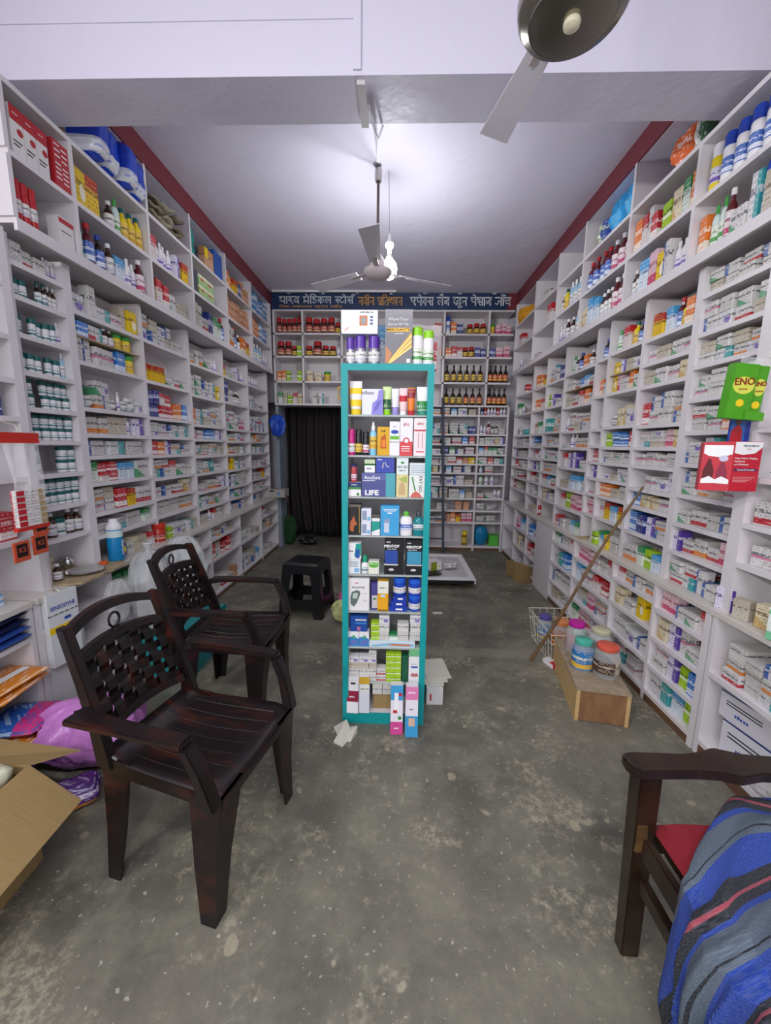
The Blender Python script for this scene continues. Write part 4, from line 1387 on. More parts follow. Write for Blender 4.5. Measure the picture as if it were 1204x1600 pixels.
# row 9, bottom
z = .06
o = fbox('cream_carton', 'white and wine red carton leaning at the cabinet foot', 'carton', -.206, YC - .03, z, .058, .04, .185, WHITE, group=g1, rz=-.05, rx=R(-8))
panel(o, 0, 1, .32, .62, M('wine', '#8e1c3c', .4)); greek(o, 6, .010, .5, .45, INKW); panel(o, .3, .7, .8, .85, INK)
o = fbox('cream_carton', 'white and yellow carton at the cabinet foot', 'carton', -.147, YC - .025, z, .052, .04, .19, M('lavender_white', '#dcdde6', .35), group=g1, rx=R(-5))
panel(o, 0, 1, .80, 1, M('ochre', '#c9a233', .4)); panel(o, .1, .9, .58, .76, M('cream_white', '#e4e4d6', .35)); greek(o, 8, .009, .5, .67, INK)
o = fbox('brown_carton', 'plain brown carton low in the cabinet foot', 'carton', -.055, YC + .02, z, .10, .10, .085, KRAFT, group=g1)
for k, x in enumerate((-.082, -.030)):
    for j in range(2):
        put_carton(PR['w'][(2, 7)[j]][0], (x, YC + .03, z + .087 + j * .048), 0, (.050, .045, .0475), f'{LAYER[j]} white carton over brown one, {"first" if k == 0 else "second"} pile at cabinet foot', g1, 'small_carton')
o = fbox('lotion_carton', 'tall blue and pink baby carton leaning on the cabinet front', 'carton', .017, 1.735, 0, .060, .045, .245, M('baby_pale', '#e8e4ee', .35), rx=R(-7))
panel(o, 0, 1, .70, 1, M('baby_blue', '#3f9cd2', .35)); panel(o, 0, 1, 0, .26, M('baby_pink', '#cf4a92', .35)); panel(o, .30, .62, .45, .85, INKW, t=.0012); panel(o, .2, .55, .44, .5, INKR, t=.0015); disc(o, .75, .34, .009, INKG, t=.0012); greek(o, 4, .011, .5, .13, INKW); disc(o, .78, .82, .009, INKR, t=.0014)
o = fbox('lotion_carton', 'tall pink and sky blue baby carton leaning on the cabinet front', 'carton', .090, 1.72, 0, .060, .045, .250, M('baby_pale', '#e8e4ee', .35), rx=R(-7))
panel(o, 0, 1, .74, 1, M('baby_rose', '#dc7fb2', .35)); panel(o, 0, 1, 0, .42, M('baby_blue', '#3f9cd2', .35)); panel(o, .25, .75, .22, .38, M('baby_tan', '#d8b49a', .4), t=.0012); greek(o, 5, .012, .5, .88, INKW); greek(o, 6, .007, .5, .55, INK)
# papers beside the cabinet
PAPER = plain('paper', '#d6d2c4', .7)
for k, (x, y, rz_, w, d, lb) in enumerate(((-.245, 1.745, .5, .07, .08, 'grey'), (-.215, 1.72, -.4, .06, .07, 'folded white'), (-.235, 1.70, 1.1, .10, .05, 'cream'))):
    tag(obj('paper_scrap', MB().hexa([(-w / 2, -d / 2, 0), (w / 2, -d / 2, 0), (w / 2, d / 2, 0), (-w / 2, d / 2, 0), (-w / 2, -d / 2, .002), (w / 2, -d / 2, .002), (w / 2, d / 2, .03 + .01 * k), (-w / 2, d / 2, .012)]), PAPER, None, (x, y, .0004 + k * .0), rz_), f'{lb} crumpled paper scrap by the cabinet foot', 'paper')
o = fbox('white_carton', 'white carton with red mark on floor behind cabinet', 'carton', .225, 1.975, 0, .09, .07, .10, M('plain_white_card', '#dcdad8', .5), rz=.05)
panel(o, .2, .3, .25, .65, INKR)
for k in range(3):
    tag(obj('paper_sheet', MB().box(-.07, .07, -.10, .10, 0, .006), PAPER, None, (.215 + .012 * k, 2.10 + .02 * k, .102 + k * .0065), -.1 + .12 * k), ['lowest', 'middle', 'topmost'][k] + ' loose sheet piled on a carton behind the cabinet', 'paper', 'loose sheets behind the cabinet')

# ------------------------------------------------------------------ moulded plastic armchairs
def mk_chairplastic():
    t = NT('rosewood_plastic')
    mp = t.new('ShaderNodeMapping')
    t.l.new(t.coord(), mp.inputs[0])
    mp.inputs['Scale'].default_value = (2.0, 9, 4)
    n = t.noise(mp.outputs[0], 2.6, 4, 0.6)
    t.col(t.mix(t.ramp(n, 0.52, 0.76), lin('#160d0e'), lin('#461b0d')))
    t.rough(0.36)
    MATS['rosewood'] = t.mat
    return t.mat


ROSE = mk_chairplastic()


def plastic_chair(label, loc, rz):
    e = empty('plastic_armchair', loc, rz)
    tag(e, label, 'chair', 'moulded plastic armchairs with woven backs')

    def seat(u, v, dz=0):
        x = -.20 + .435 * u
        hw = .185 + .025 * u
        y = (v - .5) * 2 * hw
        z = .425 - .022 * math.sin(math.pi * min(1, u * 1.05)) * math.sin(math.pi * v) - (.018 * max(0, u - .86) / .14) + .03 * max(0, .12 - u) / .12
        return (x + .012 * math.sin(math.pi * v) * u, y, z)
    s = MB().grid(seat, 14, 12)
    solid(obj('seat', s, ROSE, e, smooth=True, fix=False), .014)
    # moulded ribs across the seat
    for k in range(7):
        v = .12 + .76 * k / 6
        pts = [Vector(seat(u, v)) + Vector((0, 0, .0008)) for u in [.12 + .76 * j / 8 for j in range(9)]]
        obj('seat_rib', MB().tube(pts, .0016, 5), ROSE, e, smooth=True)
    # aprons
    a = MB()
    for sgn in (-1, 1):
        a.hexa([(-.19, sgn * .175, .375), (.225, sgn * .200, .375), (.225, sgn * .212, .375), (-.19, sgn * .187, .375), (-.19, sgn * .175, .422), (.225, sgn * .200, .418), (.225, sgn * .212, .418), (-.19, sgn * .187, .422)])
    a.hexa([(.222, -.208, .370), (.236, -.205, .370), (.236, .205, .370), (.222, .208, .370), (.222, -.208, .412), (.240, -.205, .412), (.240, .205, .412), (.222, .208, .412)])
    obj('apron', a, ROSE, e, bevel=.002)

    def leg(p0, p1, w0, w1, sx, sy):
        """angle-section leg from top p0 to foot p1"""
        m = MB()
        t0, t1 = .010, .008
        def ring(p, w, t):
            return [(p[0], p[1], p[2]), (p[0] - sx * w, p[1], p[2]), (p[0] - sx * w, p[1] - sy * t, p[2]), (p[0] - sx * t, p[1] - sy * t, p[2]), (p[0] - sx * t, p[1] - sy * w, p[2]), (p[0], p[1] - sy * w, p[2])]
        mid = [(p0[i] * .45 + p1[i] * .55) for i in range(3)]
        mid[0] += sx * -.006
        r = ring(p0, w0, t0) + ring(mid, (w0 + w1) * .47, t0) + ring(p1, w1, t1)
        fs = [tuple(range(6)), tuple(reversed(range(12, 18)))]
        for b in (0, 6):
            fs += [(b + i, b + 6 + i, b + 6 + (i + 1) % 6, b + (i + 1) % 6) for i in range(6)]
        m.add(r, fs)
        return obj('leg', m, ROSE, e, smooth=True)
    for sy in (-1, 1):
        leg((.238, sy * .212, .412), (.212, sy * .235, .0), .105, .050, 1, sy)
        leg((-.205, sy * .190, .43), (-.215, sy * .205, .0), .105, .046, -1, sy)
        # back post
        m = MB()
        P = [(-.190, .183, .40, .060), (-.215, .180, .52, .050), (-.262, .174, .66, .042), (-.325, .168, .835, .036)]
        vs, fs = [], []
        for x, y, z, w in P:
            for dx, dy in ((-.5, -.5), (.5, -.5), (.5, .5), (-.5, .5)):
                vs.append((x + dx * w, sy * y + dy * .030, z))
        for i in range(3):
            b = i * 4
            fs += [(b + k, b + 4 + k, b + 4 + (k + 1) % 4, b + (k + 1) % 4) for k in range(4)]
        fs += [(3, 2, 1, 0), (12, 13, 14, 15)]
        obj('back_post', m.add(vs, fs), ROSE, e, bevel=.004)
        # arm with its front support
        arm = MB()
        A = [(-.235, .235, .600, .070), (-.10, .242, .604, .056), (.08, .240, .602, .050), (.165, .236, .600, .050)]
        vs, fs = [], []
        for x, y, z, w in A:
            for dy, dz in ((-.5, -.011), (.5, -.011), (.5, .011), (-.5, .011)):
                vs.append((x, sy * y + dy * w, z + dz))
        for i in range(3):
            b = i * 4
            fs += [(b + k, b + 4 + k, b + 4 + (k + 1) % 4, b + (k + 1) % 4) for k in range(4)]
        fs += [(3, 2, 1, 0), (12, 13, 14, 15)]
        obj('armrest', arm.add(vs, fs), ROSE, e, bevel=.005)
        sp = MB()
        vs, fs = [], []
        S = [(.158, .236, .592, .034), (.192, .232, .52, .034), (.220, .222, .40, .040)]
        for x, y, z, w in S:
            for dx, dy in ((-.5, -.5), (.5, -.5), (.5, .5), (-.5, .5)):
                vs.append((x + dx * w, sy * y + dy * .042, z))
        for i in range(2):
            b = i * 4
            fs += [(b + k, b + 4 + k, b + 4 + (k + 1) % 4, b + (k + 1) % 4) for k in range(4)]
        fs += [(3, 2, 1, 0), (8, 9, 10, 11)]
        obj('arm_support', sp.add(vs, fs), ROSE, e, bevel=.004)
        obj('arm_bracket', MB().beam((-.205, sy * .20, .598), (-.232, sy * .235, .598), .03, .02), ROSE, e)

    def bp_(y, t):
        """a point of the back at height t (0..1) across y, slightly bowed"""
        z = .44 + .40 * t
        x = -.195 - .13 * max(0, t) ** 1.15 - .022 * (1 - (y / .17) ** 2)
        return Vector((x, y, z))

    def rail(nm, t0, t1, arch, w):
        m = MB()
        pts = []
        n = 12
        for i in range(n + 1):
            y = -.160 + .32 * i / n
            up = arch * (1 - (y / .16) ** 2)
            a, b = bp_(y, t0 + up), bp_(y, t1 + up)
            pts.append((a, b))
        vs = []
        for a, b in pts:
            for q in (a, b):
                vs += [(q.x - w / 2, q.y, q.z), (q.x + w / 2, q.y, q.z)]
        fs = []
        for i in range(n):
            c = i * 4
            fs += [(c, c + 4, c + 5, c + 1), (c + 2, c + 3, c + 7, c + 6), (c, c + 2, c + 6, c + 4), (c + 1, c + 5, c + 7, c + 3)]
        fs += [(0, 1, 3, 2), (n * 4, n * 4 + 2, n * 4 + 3, n * 4 + 1)]
        obj(nm, m.add(vs, fs), ROSE, e, smooth=True)
    rail('top_rail', .90, .97, .075, .024)
    rail('middle_rail', .70, .76, .045, .020)
    rail('lower_rail', .10, .17, .03, .020)
    # ring ornament between the two upper rails
    c = bp_(0, .87)
    obj('ring', MB().tube([(c.x, .020 * math.cos(q), c.z + .026 * math.sin(q)) for q in [2 * math.pi * k / 18 for k in range(18)]], .0045, 6, True), ROSE, e, smooth=True)
    # woven lattice: flat bands passing over and under each other
    ny, nz = 7, 6
    ys = [-.135 + .27 * i / (ny - 1) for i in range(ny)]
    ts = [.19 + .52 * j / (nz - 1) for j in range(nz)]

    def lift_(y):
        return .04 * (1 - (y / .16) ** 2)

    def band(nm, pts):
        vs, fs = [], []
        for (a, b) in pts:
            for q in (a, b):
                vs += [(q.x - .0018, q.y, q.z), (q.x + .0018, q.y, q.z)]
        for j in range(len(pts) - 1):
            c0 = j * 4
            fs += [(c0, c0 + 4, c0 + 6, c0 + 2), (c0 + 1, c0 + 3, c0 + 7, c0 + 5), (c0, c0 + 1, c0 + 5, c0 + 4), (c0 + 2, c0 + 6, c0 + 7, c0 + 3)]
        obj(nm, MB().add(vs, fs), ROSE, e)
    A_ = .0042
    for i, y in enumerate(ys):
        seq = [(.13, 0)]
        for j, t_ in enumerate(ts):
            o_ = A_ if (i + j) % 2 else -A_
            seq += [(t_ - .034, o_), (t_ + .034, o_)]
        seq.append((.745, 0))
        pts = []
        for t_, o_ in seq:
            p = bp_(y, t_ + lift_(y))
            pts.append((Vector((p.x + o_, y - .0172, p.z)), Vector((p.x + o_, y + .0172, p.z))))
        band('upright_strip', pts)
    for j, t_ in enumerate(ts):
        seq = [(-.165, 0)]
        for i, y in enumerate(ys):
            o_ = -A_ if (i + j) % 2 else A_
            seq += [(y - .0165, o_), (y + .0165, o_)]
        seq.append((.165, 0))
        pts = []
        for y, o_ in seq:
            p = bp_(y, t_ + lift_(y))
            pts.append((Vector((p.x + o_, y, p.z - .0150)), Vector((p.x + o_, y, p.z + .0150))))
        band('cross_strip', pts)
    return e


plastic_chair('dark rosewood plastic armchair nearest the camera with woven back', (-.66, 1.20, 0), R(-13))
plastic_chair('dark rosewood plastic armchair standing behind, beside the translucent bags', (-.86, 1.985, 0), R(-1))

# ------------------------------------------------------------------ black plastic stool
st = empty('plastic_stool', (-.745, 3.185, 0), R(-9))
tag(st, 'black square plastic stool with open sides standing on the floor', 'stool')
top = MB()
top.hexa([(-.150, -.135, .425), (.150, -.135, .425), (.150, .135, .425), (-.150, .135, .425), (-.138, -.123, .45), (.138, -.123, .45), (.138, .123, .45), (-.138, .123, .45)])
obj('seat', top, BLACK, st, bevel=.008)
for k in range(4):
    ax = k % 2 == 0
    sg = 1 if k in (0, 1) else -1
    # tapering side frame with a window
    def q(u, z):
        hw = (.150 if ax else .135) + (.43 - z) * (.075 if ax else .075)
        off = ((.135 if ax else .150) + (.43 - z) * .075) * sg
        return (u * hw, off, z) if ax else (off, u * hw, z)
    m = MB()
    O = [(-1, .43), (1, .43), (1, .0), (.66, .0), (.60, .075), (-.60, .075), (-.66, .0), (-1, .0)]
    I = [(-.60, .37), (.60, .37), (.64, .34), (.68, .17), (-.68, .17), (-.64, .34)]
    outer = [q(*p) for p in [(-1, .43), (0, .43), (1, .43), (1, .2), (1, .0), (.64, .0), (.58, .07), (0, .07), (-.58, .07), (-.64, .0), (-1, .0), (-1, .2)]]
    inner = [q(*p) for p in [(-.52, .355), (0, .37), (.52, .355), (.60, .26), (.60, .165), (.60, .165), (.5, .155), (0, .155), (-.5, .155), (-.60, .165), (-.60, .165), (-.60, .26)]]
    n = len(outer)
    m.add(outer + inner, [(i, (i + 1) % n, n + (i + 1) % n, n + i) for i in range(n)])
    solid(obj('side_frame', m, BLACK, st), .012, 0.0)

# ------------------------------------------------------------------ wooden armchair with red seat and thrown blanket
ac = empty('wooden_armchair', (.90, .70, 0))
tag(ac, 'worn dark wooden armchair with red cushioned seat at the lower corner', 'chair')
WO = Vector((.90, .70, 0))


def wv(pts):
    return [tuple(Vector(p) - WO) for p in pts]


def wbeam(nm, a, b, w, h, mat=DARKWOOD, bev=.004, up=(0, 0, 1)):
    return obj(nm, MB().beam(Vector(a) - WO, Vector(b) - WO, w, h, up), mat, ac, bevel=bev)


def leg4(nm, foot, top, w):
    m = MB()
    f, t = Vector(foot) - WO, Vector(top) - WO
    h = w / 2
    m.hexa([(f.x - h, f.y - h * .8, f.z), (f.x + h, f.y - h * .8, f.z), (f.x + h, f.y + h * .8, f.z), (f.x - h, f.y + h * .8, f.z), (t.x - h * 1.15, t.y - h, t.z), (t.x + h * 1.15, t.y - h, t.z), (t.x + h * 1.15, t.y + h, t.z), (t.x - h * 1.15, t.y + h, t.z)])
    return obj(nm, m, DARKWOOD, ac, bevel=.003)


leg4('leg', (.672, .925, 0), (.645, .905, .60), .048)
leg4('leg', (.672, .385, 0), (.645, .405, .60), .048)
leg4('leg', (1.16, .905, 0), (1.13, .905, .60), .045)
leg4('leg', (1.16, .405, 0), (1.13, .405, .60), .045)
for yy in (.905, .405):
    m = MB()
    prof = [(.588, .004), (.596, .022), (.62, .030), (.75, .026), (.80, .032), (.84, .046), (.90, .030), (1.0, .028), (1.18, .045)]
    vs, fs = [], []
    for i, (x, hw) in enumerate(prof):
        hw += .004 if yy else 0
        zt = .624 - .004 * math.sin(i)
        vs += [(x - .9, yy - hw - .7, zt - .026), (x - .9, yy + hw - .7, zt - .026), (x - .9, yy + hw - .7, zt), (x - .9, yy - hw - .7, zt)]
    for i in range(len(prof) - 1):
        b = i * 4
        fs += [(b + k, b + 4 + k, b + 4 + (k + 1) % 4, b + (k + 1) % 4) for k in range(4)]
    fs += [(3, 2, 1, 0), tuple(len(prof) * 4 - 4 + k for k in range(4))]
    obj('armrest', m.add(vs, fs), DARKWOOD, ac, bevel=.004)
    e_ = MB()
    for i in range(len(prof) - 2):
        pass
wbeam('front_rail', (.655, .885, .385), (.655, .425, .385), .020, .062)
wbeam('front_stretcher', (.662, .885, .270), (.662, .425, .270), .020, .045)
wbeam('side_rail', (.67, .905, .385), (1.12, .905, .385), .020, .062)
wbeam('side_rail', (.67, .405, .385), (1.12, .405, .385), .020, .062)
wbeam('back_post', (1.14, .905, .58), (1.24, .905, 1.0), .035, .045)
wbeam('back_post', (1.14, .405, .58), (1.24, .405, 1.0), .035, .045)
wbeam('back_rail', (1.235, .89, .96), (1.235, .42, .96), .03, .07)
obj('worn_patch', MB().hexa(wv([(.6318, .8838, .37), (.6600, .8835, .37), (.672, .9, .36), (.6325, .9, .36), (.6300, .8825, .45), (.655, .8825, .45), (.655, .9, .45), (.63, .9, .45)])), WORNWOOD, ac, bevel=.002)
RUST = plain('red_upholstery', '#871c29', .85, var=.12, vscale=40, bump=.15)


def cushion(u, v):
    x = .682 + .45 * u
    y = .43 + .490 * v
    e = (1 - abs(2 * u - 1) ** 14) * (1 - abs(2 * v - 1) ** 14)
    return (x - .9, y - .7, .418 + .036 * max(e, 0) ** .5)


cu = MB().grid(cushion, 20, 20)
obj('seat_cushion', cu, RUST, ac, smooth=True, fix=False)
obj('seat_base', MB().box(.682 - .9, 1.13 - .9, .43 - .7, .92 - .7, .400, .4185), DARKWOOD, ac)


def mk_blanket():
    t = NT('striped_blanket')
    uv = t.new('ShaderNodeUVMap').outputs[0]
    sep = t.new('ShaderNodeSeparateXYZ')
    t.l.new(uv, sep.inputs[0])
    u = sep.outputs[0]
    fr = t.m('FRACT', t.m('MULTIPLY', u, 4.6))
    cr = t.new('ShaderNodeValToRGB')
    t.put(cr.inputs[0], fr)
    cr.color_ramp.interpolation = 'CONSTANT'
    el = cr.color_ramp.elements
    el[0].position, el[0].color = 0.0, lin('#1d3f9c')
    el[1].position, el[1].color = 0.24, lin('#1b1c22')
    for p, c in ((.37, '#a04350'), (.41, '#1e1f26'), (.52, '#1d3f9c'), (.60, '#566270'), (.84, '#15161c'), (.86, '#566270'), (.93, '#1d3f9c')):
        e = el.new(p)
        e.color = lin(c)
    wv_ = t.noise(t.coord('UV'), 300, 2, .6)
    c = t.mix(t.m('MULTIPLY', t.ramp(wv_, .42, .6), .16), cr.outputs[0], lin('#9aa4b0'))
    c = t.mix(t.m('MULTIPLY', t.ramp(t.noise(t.coord('UV'), 220, 2, .6), .45, .6), .2), c, lin('#101014'))
    t.col(c)
    t.rough(.95)
    t.bump(wv_, .35, .003)
    return t.mat


BLANK = mk_blanket()


def drape(u, v):
    """heavy blanket thrown over the near half of the seat: v runs from the back of the seat over the front rail to the floor, u from its far edge towards the near arm"""
    s = v * 1.0
    if s < .54:
        q = s / .54
        x = 1.14 - .495 * q
        zb = .478
        far = .955 - .02 * q - .20 * max(0, (q - .45) / .55) ** 1.3
        drop = 0
    else:
        q = (s - .54) / .46
        x = .640 - .012 * math.sin(q * 2.6)
        zb = .478 - .41 * q
        far = .735 - .03 * q
        drop = q
    y = far + u * (.30 - far)
    d = u * .62
    ridge = math.sin(d * 44 + 5 * v + 1.6 * math.sin(v * 6 + d * 9))
    big = math.sin(d * 17 - 4 * v + .8)
    n = fbm((d * 7, v * 4, 2.0))
    sharp = 1 - (ridge * ridge + .02) ** .5
    lift = .040 * sharp * (.45 + drop) + .026 * (big * .5 + .5) + .034 * n
    edge = min(1, u * 9)
    if drop:
        x -= (lift * .95 + .004) * (.25 + .75 * edge)
        y += .022 * ridge * drop + .03 * n * drop
        z = zb + .02 * n * drop
    else:
        z = zb + max(0, lift) * (.25 + .55 * edge) + .012 * math.exp(-((v - .50) / .07) ** 2)
        x += .02 * n
    # near arm of the chair lifts the cloth
    if y < .47:
        z += (.16 * min(1, (.47 - y) / .04)) * (1 - drop) if x > .60 else 0
    return (x, y, max(z, .014))


bl = MB().grid(drape, 170, 140)
me = bl.mesh('blanket', BLANK, True, fix=False)
uvl = me.uv_layers.new(name='UVMap')
for lp in me.loops:
    i = lp.vertex_index
    uu, vv = (i % 171) / 170, (i // 171) / 140
    uvl.data[lp.index].uv = (uu * .74 + vv * .30, vv)
bo = link('blanket', me)
solid(bo, .006)
tag(bo, 'blue grey and black striped wool blanket thrown over the armchair', 'blanket')

# ------------------------------------------------------------------ wooden box with jars, wire basket, bamboo stick
wbx = empty('wooden_box', (1.115, 2.14, 0), R(-10))
tag(wbx, 'plywood box on the floor carrying plastic jars', 'box')
bw, bl_, bh = .255, .56, .172
obj('side_board', MB().box(-bw / 2, -bw / 2 + .018, -bl_ / 2, bl_ / 2, 0, bh), PLYEDGE, wbx)
obj('side_board', MB().box(bw / 2 - .018, bw / 2, -bl_ / 2, bl_ / 2, 0, bh), PLYEDGE, wbx)
obj('front_board', MB().box(-bw / 2 + .018, bw / 2 - .018, -bl_ / 2 + .004, -bl_ / 2 + .02, .004, bh), PLY, wbx)
obj('back_board', MB().box(-bw / 2 + .018, bw / 2 - .018, bl_ / 2 - .02, bl_ / 2, .004, bh), PLY, wbx)
obj('top_board', MB().box(-bw / 2 - .002, bw / 2 + .002, -bl_ / 2 - .003, bl_ / 2 + .003, bh, bh + .012), PLYTOP, wbx, bevel=.002)
ZT = bh + .012


def big_jar(label, x, y, z, r, h, lidm, labm, inside=None, lab=(.18, .55)):
    o = obj('plastic_jar', MB().lathe([(r * .9, 0), (r, .012), (r, h * .70), (r * .86, h * .80), (r * .76, h * .84), (r * .76, h * .88)], 22), PETJ, None, (x, y, z + .0006), smooth=True)
    obj('lid', MB().lathe([(r * .80, h * .86), (r * .82, h * .87), (r * .82, h * .985), (r * .76, h)], 22), lidm, o, smooth=True)
    if labm:
        obj('label', MB().lathe([(r + .0006, h * lab[0]), (r + .0012, h * lab[0]), (r + .0012, h * lab[1]), (r + .0006, h * lab[1])], 22), labm, o, smooth=True)
    if inside:
        obj('contents', MB().lathe([(r * .80, .012), (r * .90, .02), (r * .90, h * .42), (0.001, h * .46)], 16), inside, o, smooth=True)
    tag(o, label, 'jar', 'plastic jars by the bamboo stick')
    return o


BROWNLAB = printed('jar_label_brown', '#4b3a30', '#c8b8a0', 5, '#d8c8b0', .4)
BLUELAB = printed('jar_label_blue', '#2f78b8', '#e8b83a', 0, '#f0e8d0', .4)
ORLAB = printed('jar_label_orange', '#d87a28', '#f0dcb0', 6, '#5a2a10', .4)
GREYIN = plain('grey_pellets', '#6d6862', .8, var=.3, vscale=60)
PINKIN = plain('pink_pellets', '#b98a92', .8, var=.2, vscale=50)
big_jar('clear jar with coral lid and brown label, front of plywood box', 1.148, 2.02, ZT, .066, .175, plain('coral_lid', '#e0604c', .35), BROWNLAB, GREYIN)
big_jar('clear jar with green swirl lid and blue label on plywood box', 1.045, 2.075, ZT, .055, .175, plain('swirl_lid', '#4fb6a0', .35, var=.5, vscale=14), BLUELAB, None, (.1, .68))
big_jar('clear jar with purple-rimmed cream lid at plywood box rear', 1.20, 2.20, ZT, .062, .18, plain('cream_lid', '#c8c4a2', .35), None, GREYIN)
big_jar('clear jar with magenta lid behind the green-lidded jar', 1.09, 2.265, ZT, .055, .19, MAGCAP, None, PINKIN)

bsk = empty('wire_basket', (1.16, 2.62, 0))
tag(bsk, 'white wire display basket holding jars beside the shelving', 'basket')
bz = .215
for nm, z0, hw, hd in (('top_wire', bz, .16, .22), ('middle_wire', .15, .15, .21), ('bottom_wire', .008, .135, .19)):
    obj(nm, MB().tube([(-hw, -hd, z0), (hw, -hd, z0), (hw, hd, z0), (-hw, hd, z0)], .0035, 6, True), WIRE, bsk)
for i in range(9):
    y = -.19 + .38 * i / 8
    for s in (-1, 1):
        obj('side_wire', MB().tube([(s * .157, y * 1.13, bz), (s * .135, y, .008)], .002, 5), WIRE, bsk)
for i in range(6):
    x = -.11 + .22 * i / 5
    for s in (-1, 1):
        obj('end_wire', MB().tube([(x * 1.2, s * .218, bz), (x, s * .19, .008)], .002, 5), WIRE, bsk)
    obj('floor_wire', MB().tube([(x, -.19, .008), (x, .19, .008)], .002, 5), WIRE, bsk)
big_jar('clear jar with pale orange lid inside the wire basket', 1.15, 2.60, .012, .06, .22, plain('peach_lid', '#e8905a', .35), ORLAB, PINKIN)
big_jar('clear jar with teal lid at wire basket front', 1.23, 2.50, .012, .05, .19, plain('sea_lid', '#7cc0a8', .35), ORLAB)
big_jar('clear jar with violet lid at wire basket rear', 1.08, 2.72, .012, .05, .20, plain('violet_lid', '#54509a', .35), BLUELAB)
o = fbox('plaster_carton', 'white and red carton lying against the wire basket', 'carton', 1.035, 2.37, 0.001, .05, .095, .03, WHITE, rz=.35)
panel(o, 0, 1, 0, 1, INKR)
obj('printed_top', MB().box(-.025, .025, -.0475, -.01, .03, .0306), INKR, o)
stick = MB()
a, b = Vector((.905, 2.46, .006)), Vector((1.395, 2.30, 1.185))
pts, rr = [], []
for i in range(15):
    t = i / 14
    p = a.lerp(b, t) + Vector((.006 * math.sin(t * 7), .004 * math.cos(t * 9), 0))
    pts.append(p)
    rr.append(.0098 - .003 * t + (.0022 if i % 4 == 0 else 0))
tag(obj('bamboo_stick', stick.tube(pts, rr, 10), BAMBOO, smooth=True), 'long thin bamboo stick leaning on the right-hand shelving', 'stick')

# ------------------------------------------------------------------ open cardboard carton, lower left
bc = empty('open_carton', (-1.36, .88, 0), R(2))
tag(bc, 'open brown cardboard carton with flaps out at the lower corner', 'box')
hx, hy, hh, tk = .19, .21, .36, .005
for nm, m in (('wall', MB().box(hx - tk, hx, -hy, hy, 0, hh)), ('wall', MB().box(-hx, -hx + tk, -hy, hy, 0, hh)), ('wall', MB().box(-hx + tk, hx - tk, hy - tk, hy, 0, hh)), ('wall', MB().box(-hx + tk, hx - tk, -hy, -hy + tk, 0, hh)), ('bottom', MB().box(-hx + tk, hx - tk, -hy + tk, hy - tk, 0, tk))):
    obj(nm, m, KRAFT, bc)


def flap(p0, p1, p2, p3):
    m = MB().add([p0, p1, p2, p3], [(0, 1, 2, 3)])
    solid(obj('flap', m, KRAFT, bc, fix=False), .004, 0)


flap((hx, -hy, hh), (hx, hy, hh), (hx + .16, hy - .005, hh - .125), (hx + .16, -hy, hh - .125))
flap((-hx, hy, hh), (hx, hy, hh), (hx + .09, hy + .10, hh - .03), (-hx, hy + .15, hh - .01))
flap((-hx, -hy, hh), (-hx, hy, hh), (-hx - .03, hy, hh + .11), (-hx - .03, -hy, hh + .11))
flap((-hx, -hy, hh), (hx, -hy, hh), (hx, -hy - .13, hh - .1), (-hx, -hy - .13, hh - .1))
LEAF = printed('leaflet', '#d9d8bc', '#e6e2cc', 3, '#9a5a3a', .7)
for k in range(4):
    w_, d_ = .20 - .02 * k, .24 - .03 * k
    o = obj('leaflet_bundle', MB().grid(lambda u, v: ((u - .5) * w_, (v - .5) * d_, .006 * math.sin(u * 7 + k) * math.sin(v * 5 + k)), 8, 8), LEAF, None, (-1.34 + .022 * k, .915 + .025 * k, .09 + .088 * k), .2 - .1 * k, smooth=True, fix=False)
    solid(o, .075, 0)
    tag(o, f'{ORD[k]} printed leaflet bundle up from the bottom of the open carton', 'leaflet', 'leaflets in the open carton')

# ------------------------------------------------------------------ sacks, bags and packets on the left
def sack(name, label, cat, loc, rx, ry, rz, mat, seed=0, rzrot=0.0, squash=1.0, tie=None, crease=1.0):
    def f(u, v):
        th = 2 * math.pi * u
        ph = math.pi * v
        r = math.sin(ph) ** .75
        z = (1 - math.cos(ph)) / 2
        wr = 1 + .16 * crease * fbm((math.cos(th) * 1.6 + seed, math.sin(th) * 1.6, z * 2.2)) + .09 * crease * math.sin(th * 7 + 5 * fbm((math.cos(th) * 2, math.sin(th) * 2, z * 2 + seed))) * (z ** .6)
        wr += .10 * crease * abs(fbm((math.cos(th) * 3.5, math.sin(th) * 3.5 + seed, z * 5))) + .07 * crease * abs(fbm((math.cos(th) * 9 + seed, math.sin(th) * 9, z * 10)))
        zz = z * squash
        return (rx * r * wr * math.cos(th), ry * r * wr * math.sin(th), rz * zz)
    m = MB().grid(f, 72, 40)
    o = obj(name, m, mat, None, loc, rzrot, smooth=True, fix=False)
    if tie:
        obj('knot', MB().lathe([(.018, rz * squash - .012), (.012, rz * squash + .01), (.03, rz * squash + .045), (.02, rz * squash + .05)], 10), mat, o, smooth=True)
    tag(o, label, cat)
    return o


PINK = plain('pink_polythene', '#cf86d2', .28, var=.08, vscale=5, bump=.5)
sack('carrier_bag', 'crumpled pink polythene bag on the floor by the near chair', 'bag', (-1.33, 1.53, 0), .19, .13, .29, PINK, 3.3, .3, crease=1.5)
sack('carrier_bag', 'translucent white polythene bag against the worktop, nearer of two', 'bag', (-1.46, 2.22, .269), .10, .125, .50, FROST, 1.1, tie=True)
sack('carrier_bag', 'translucent white polythene bag behind the woven chair back, farther of two', 'bag', (-1.42, 2.53, .269), .12, .13, .52, FROST, 6.4, crease=1.2)
sack('carrier_bag', 'small clear polythene bag beside the toothpaste packs', 'bag', (-1.50, 2.00, .43), .05, .06, .24, CLEAR, 2.2)
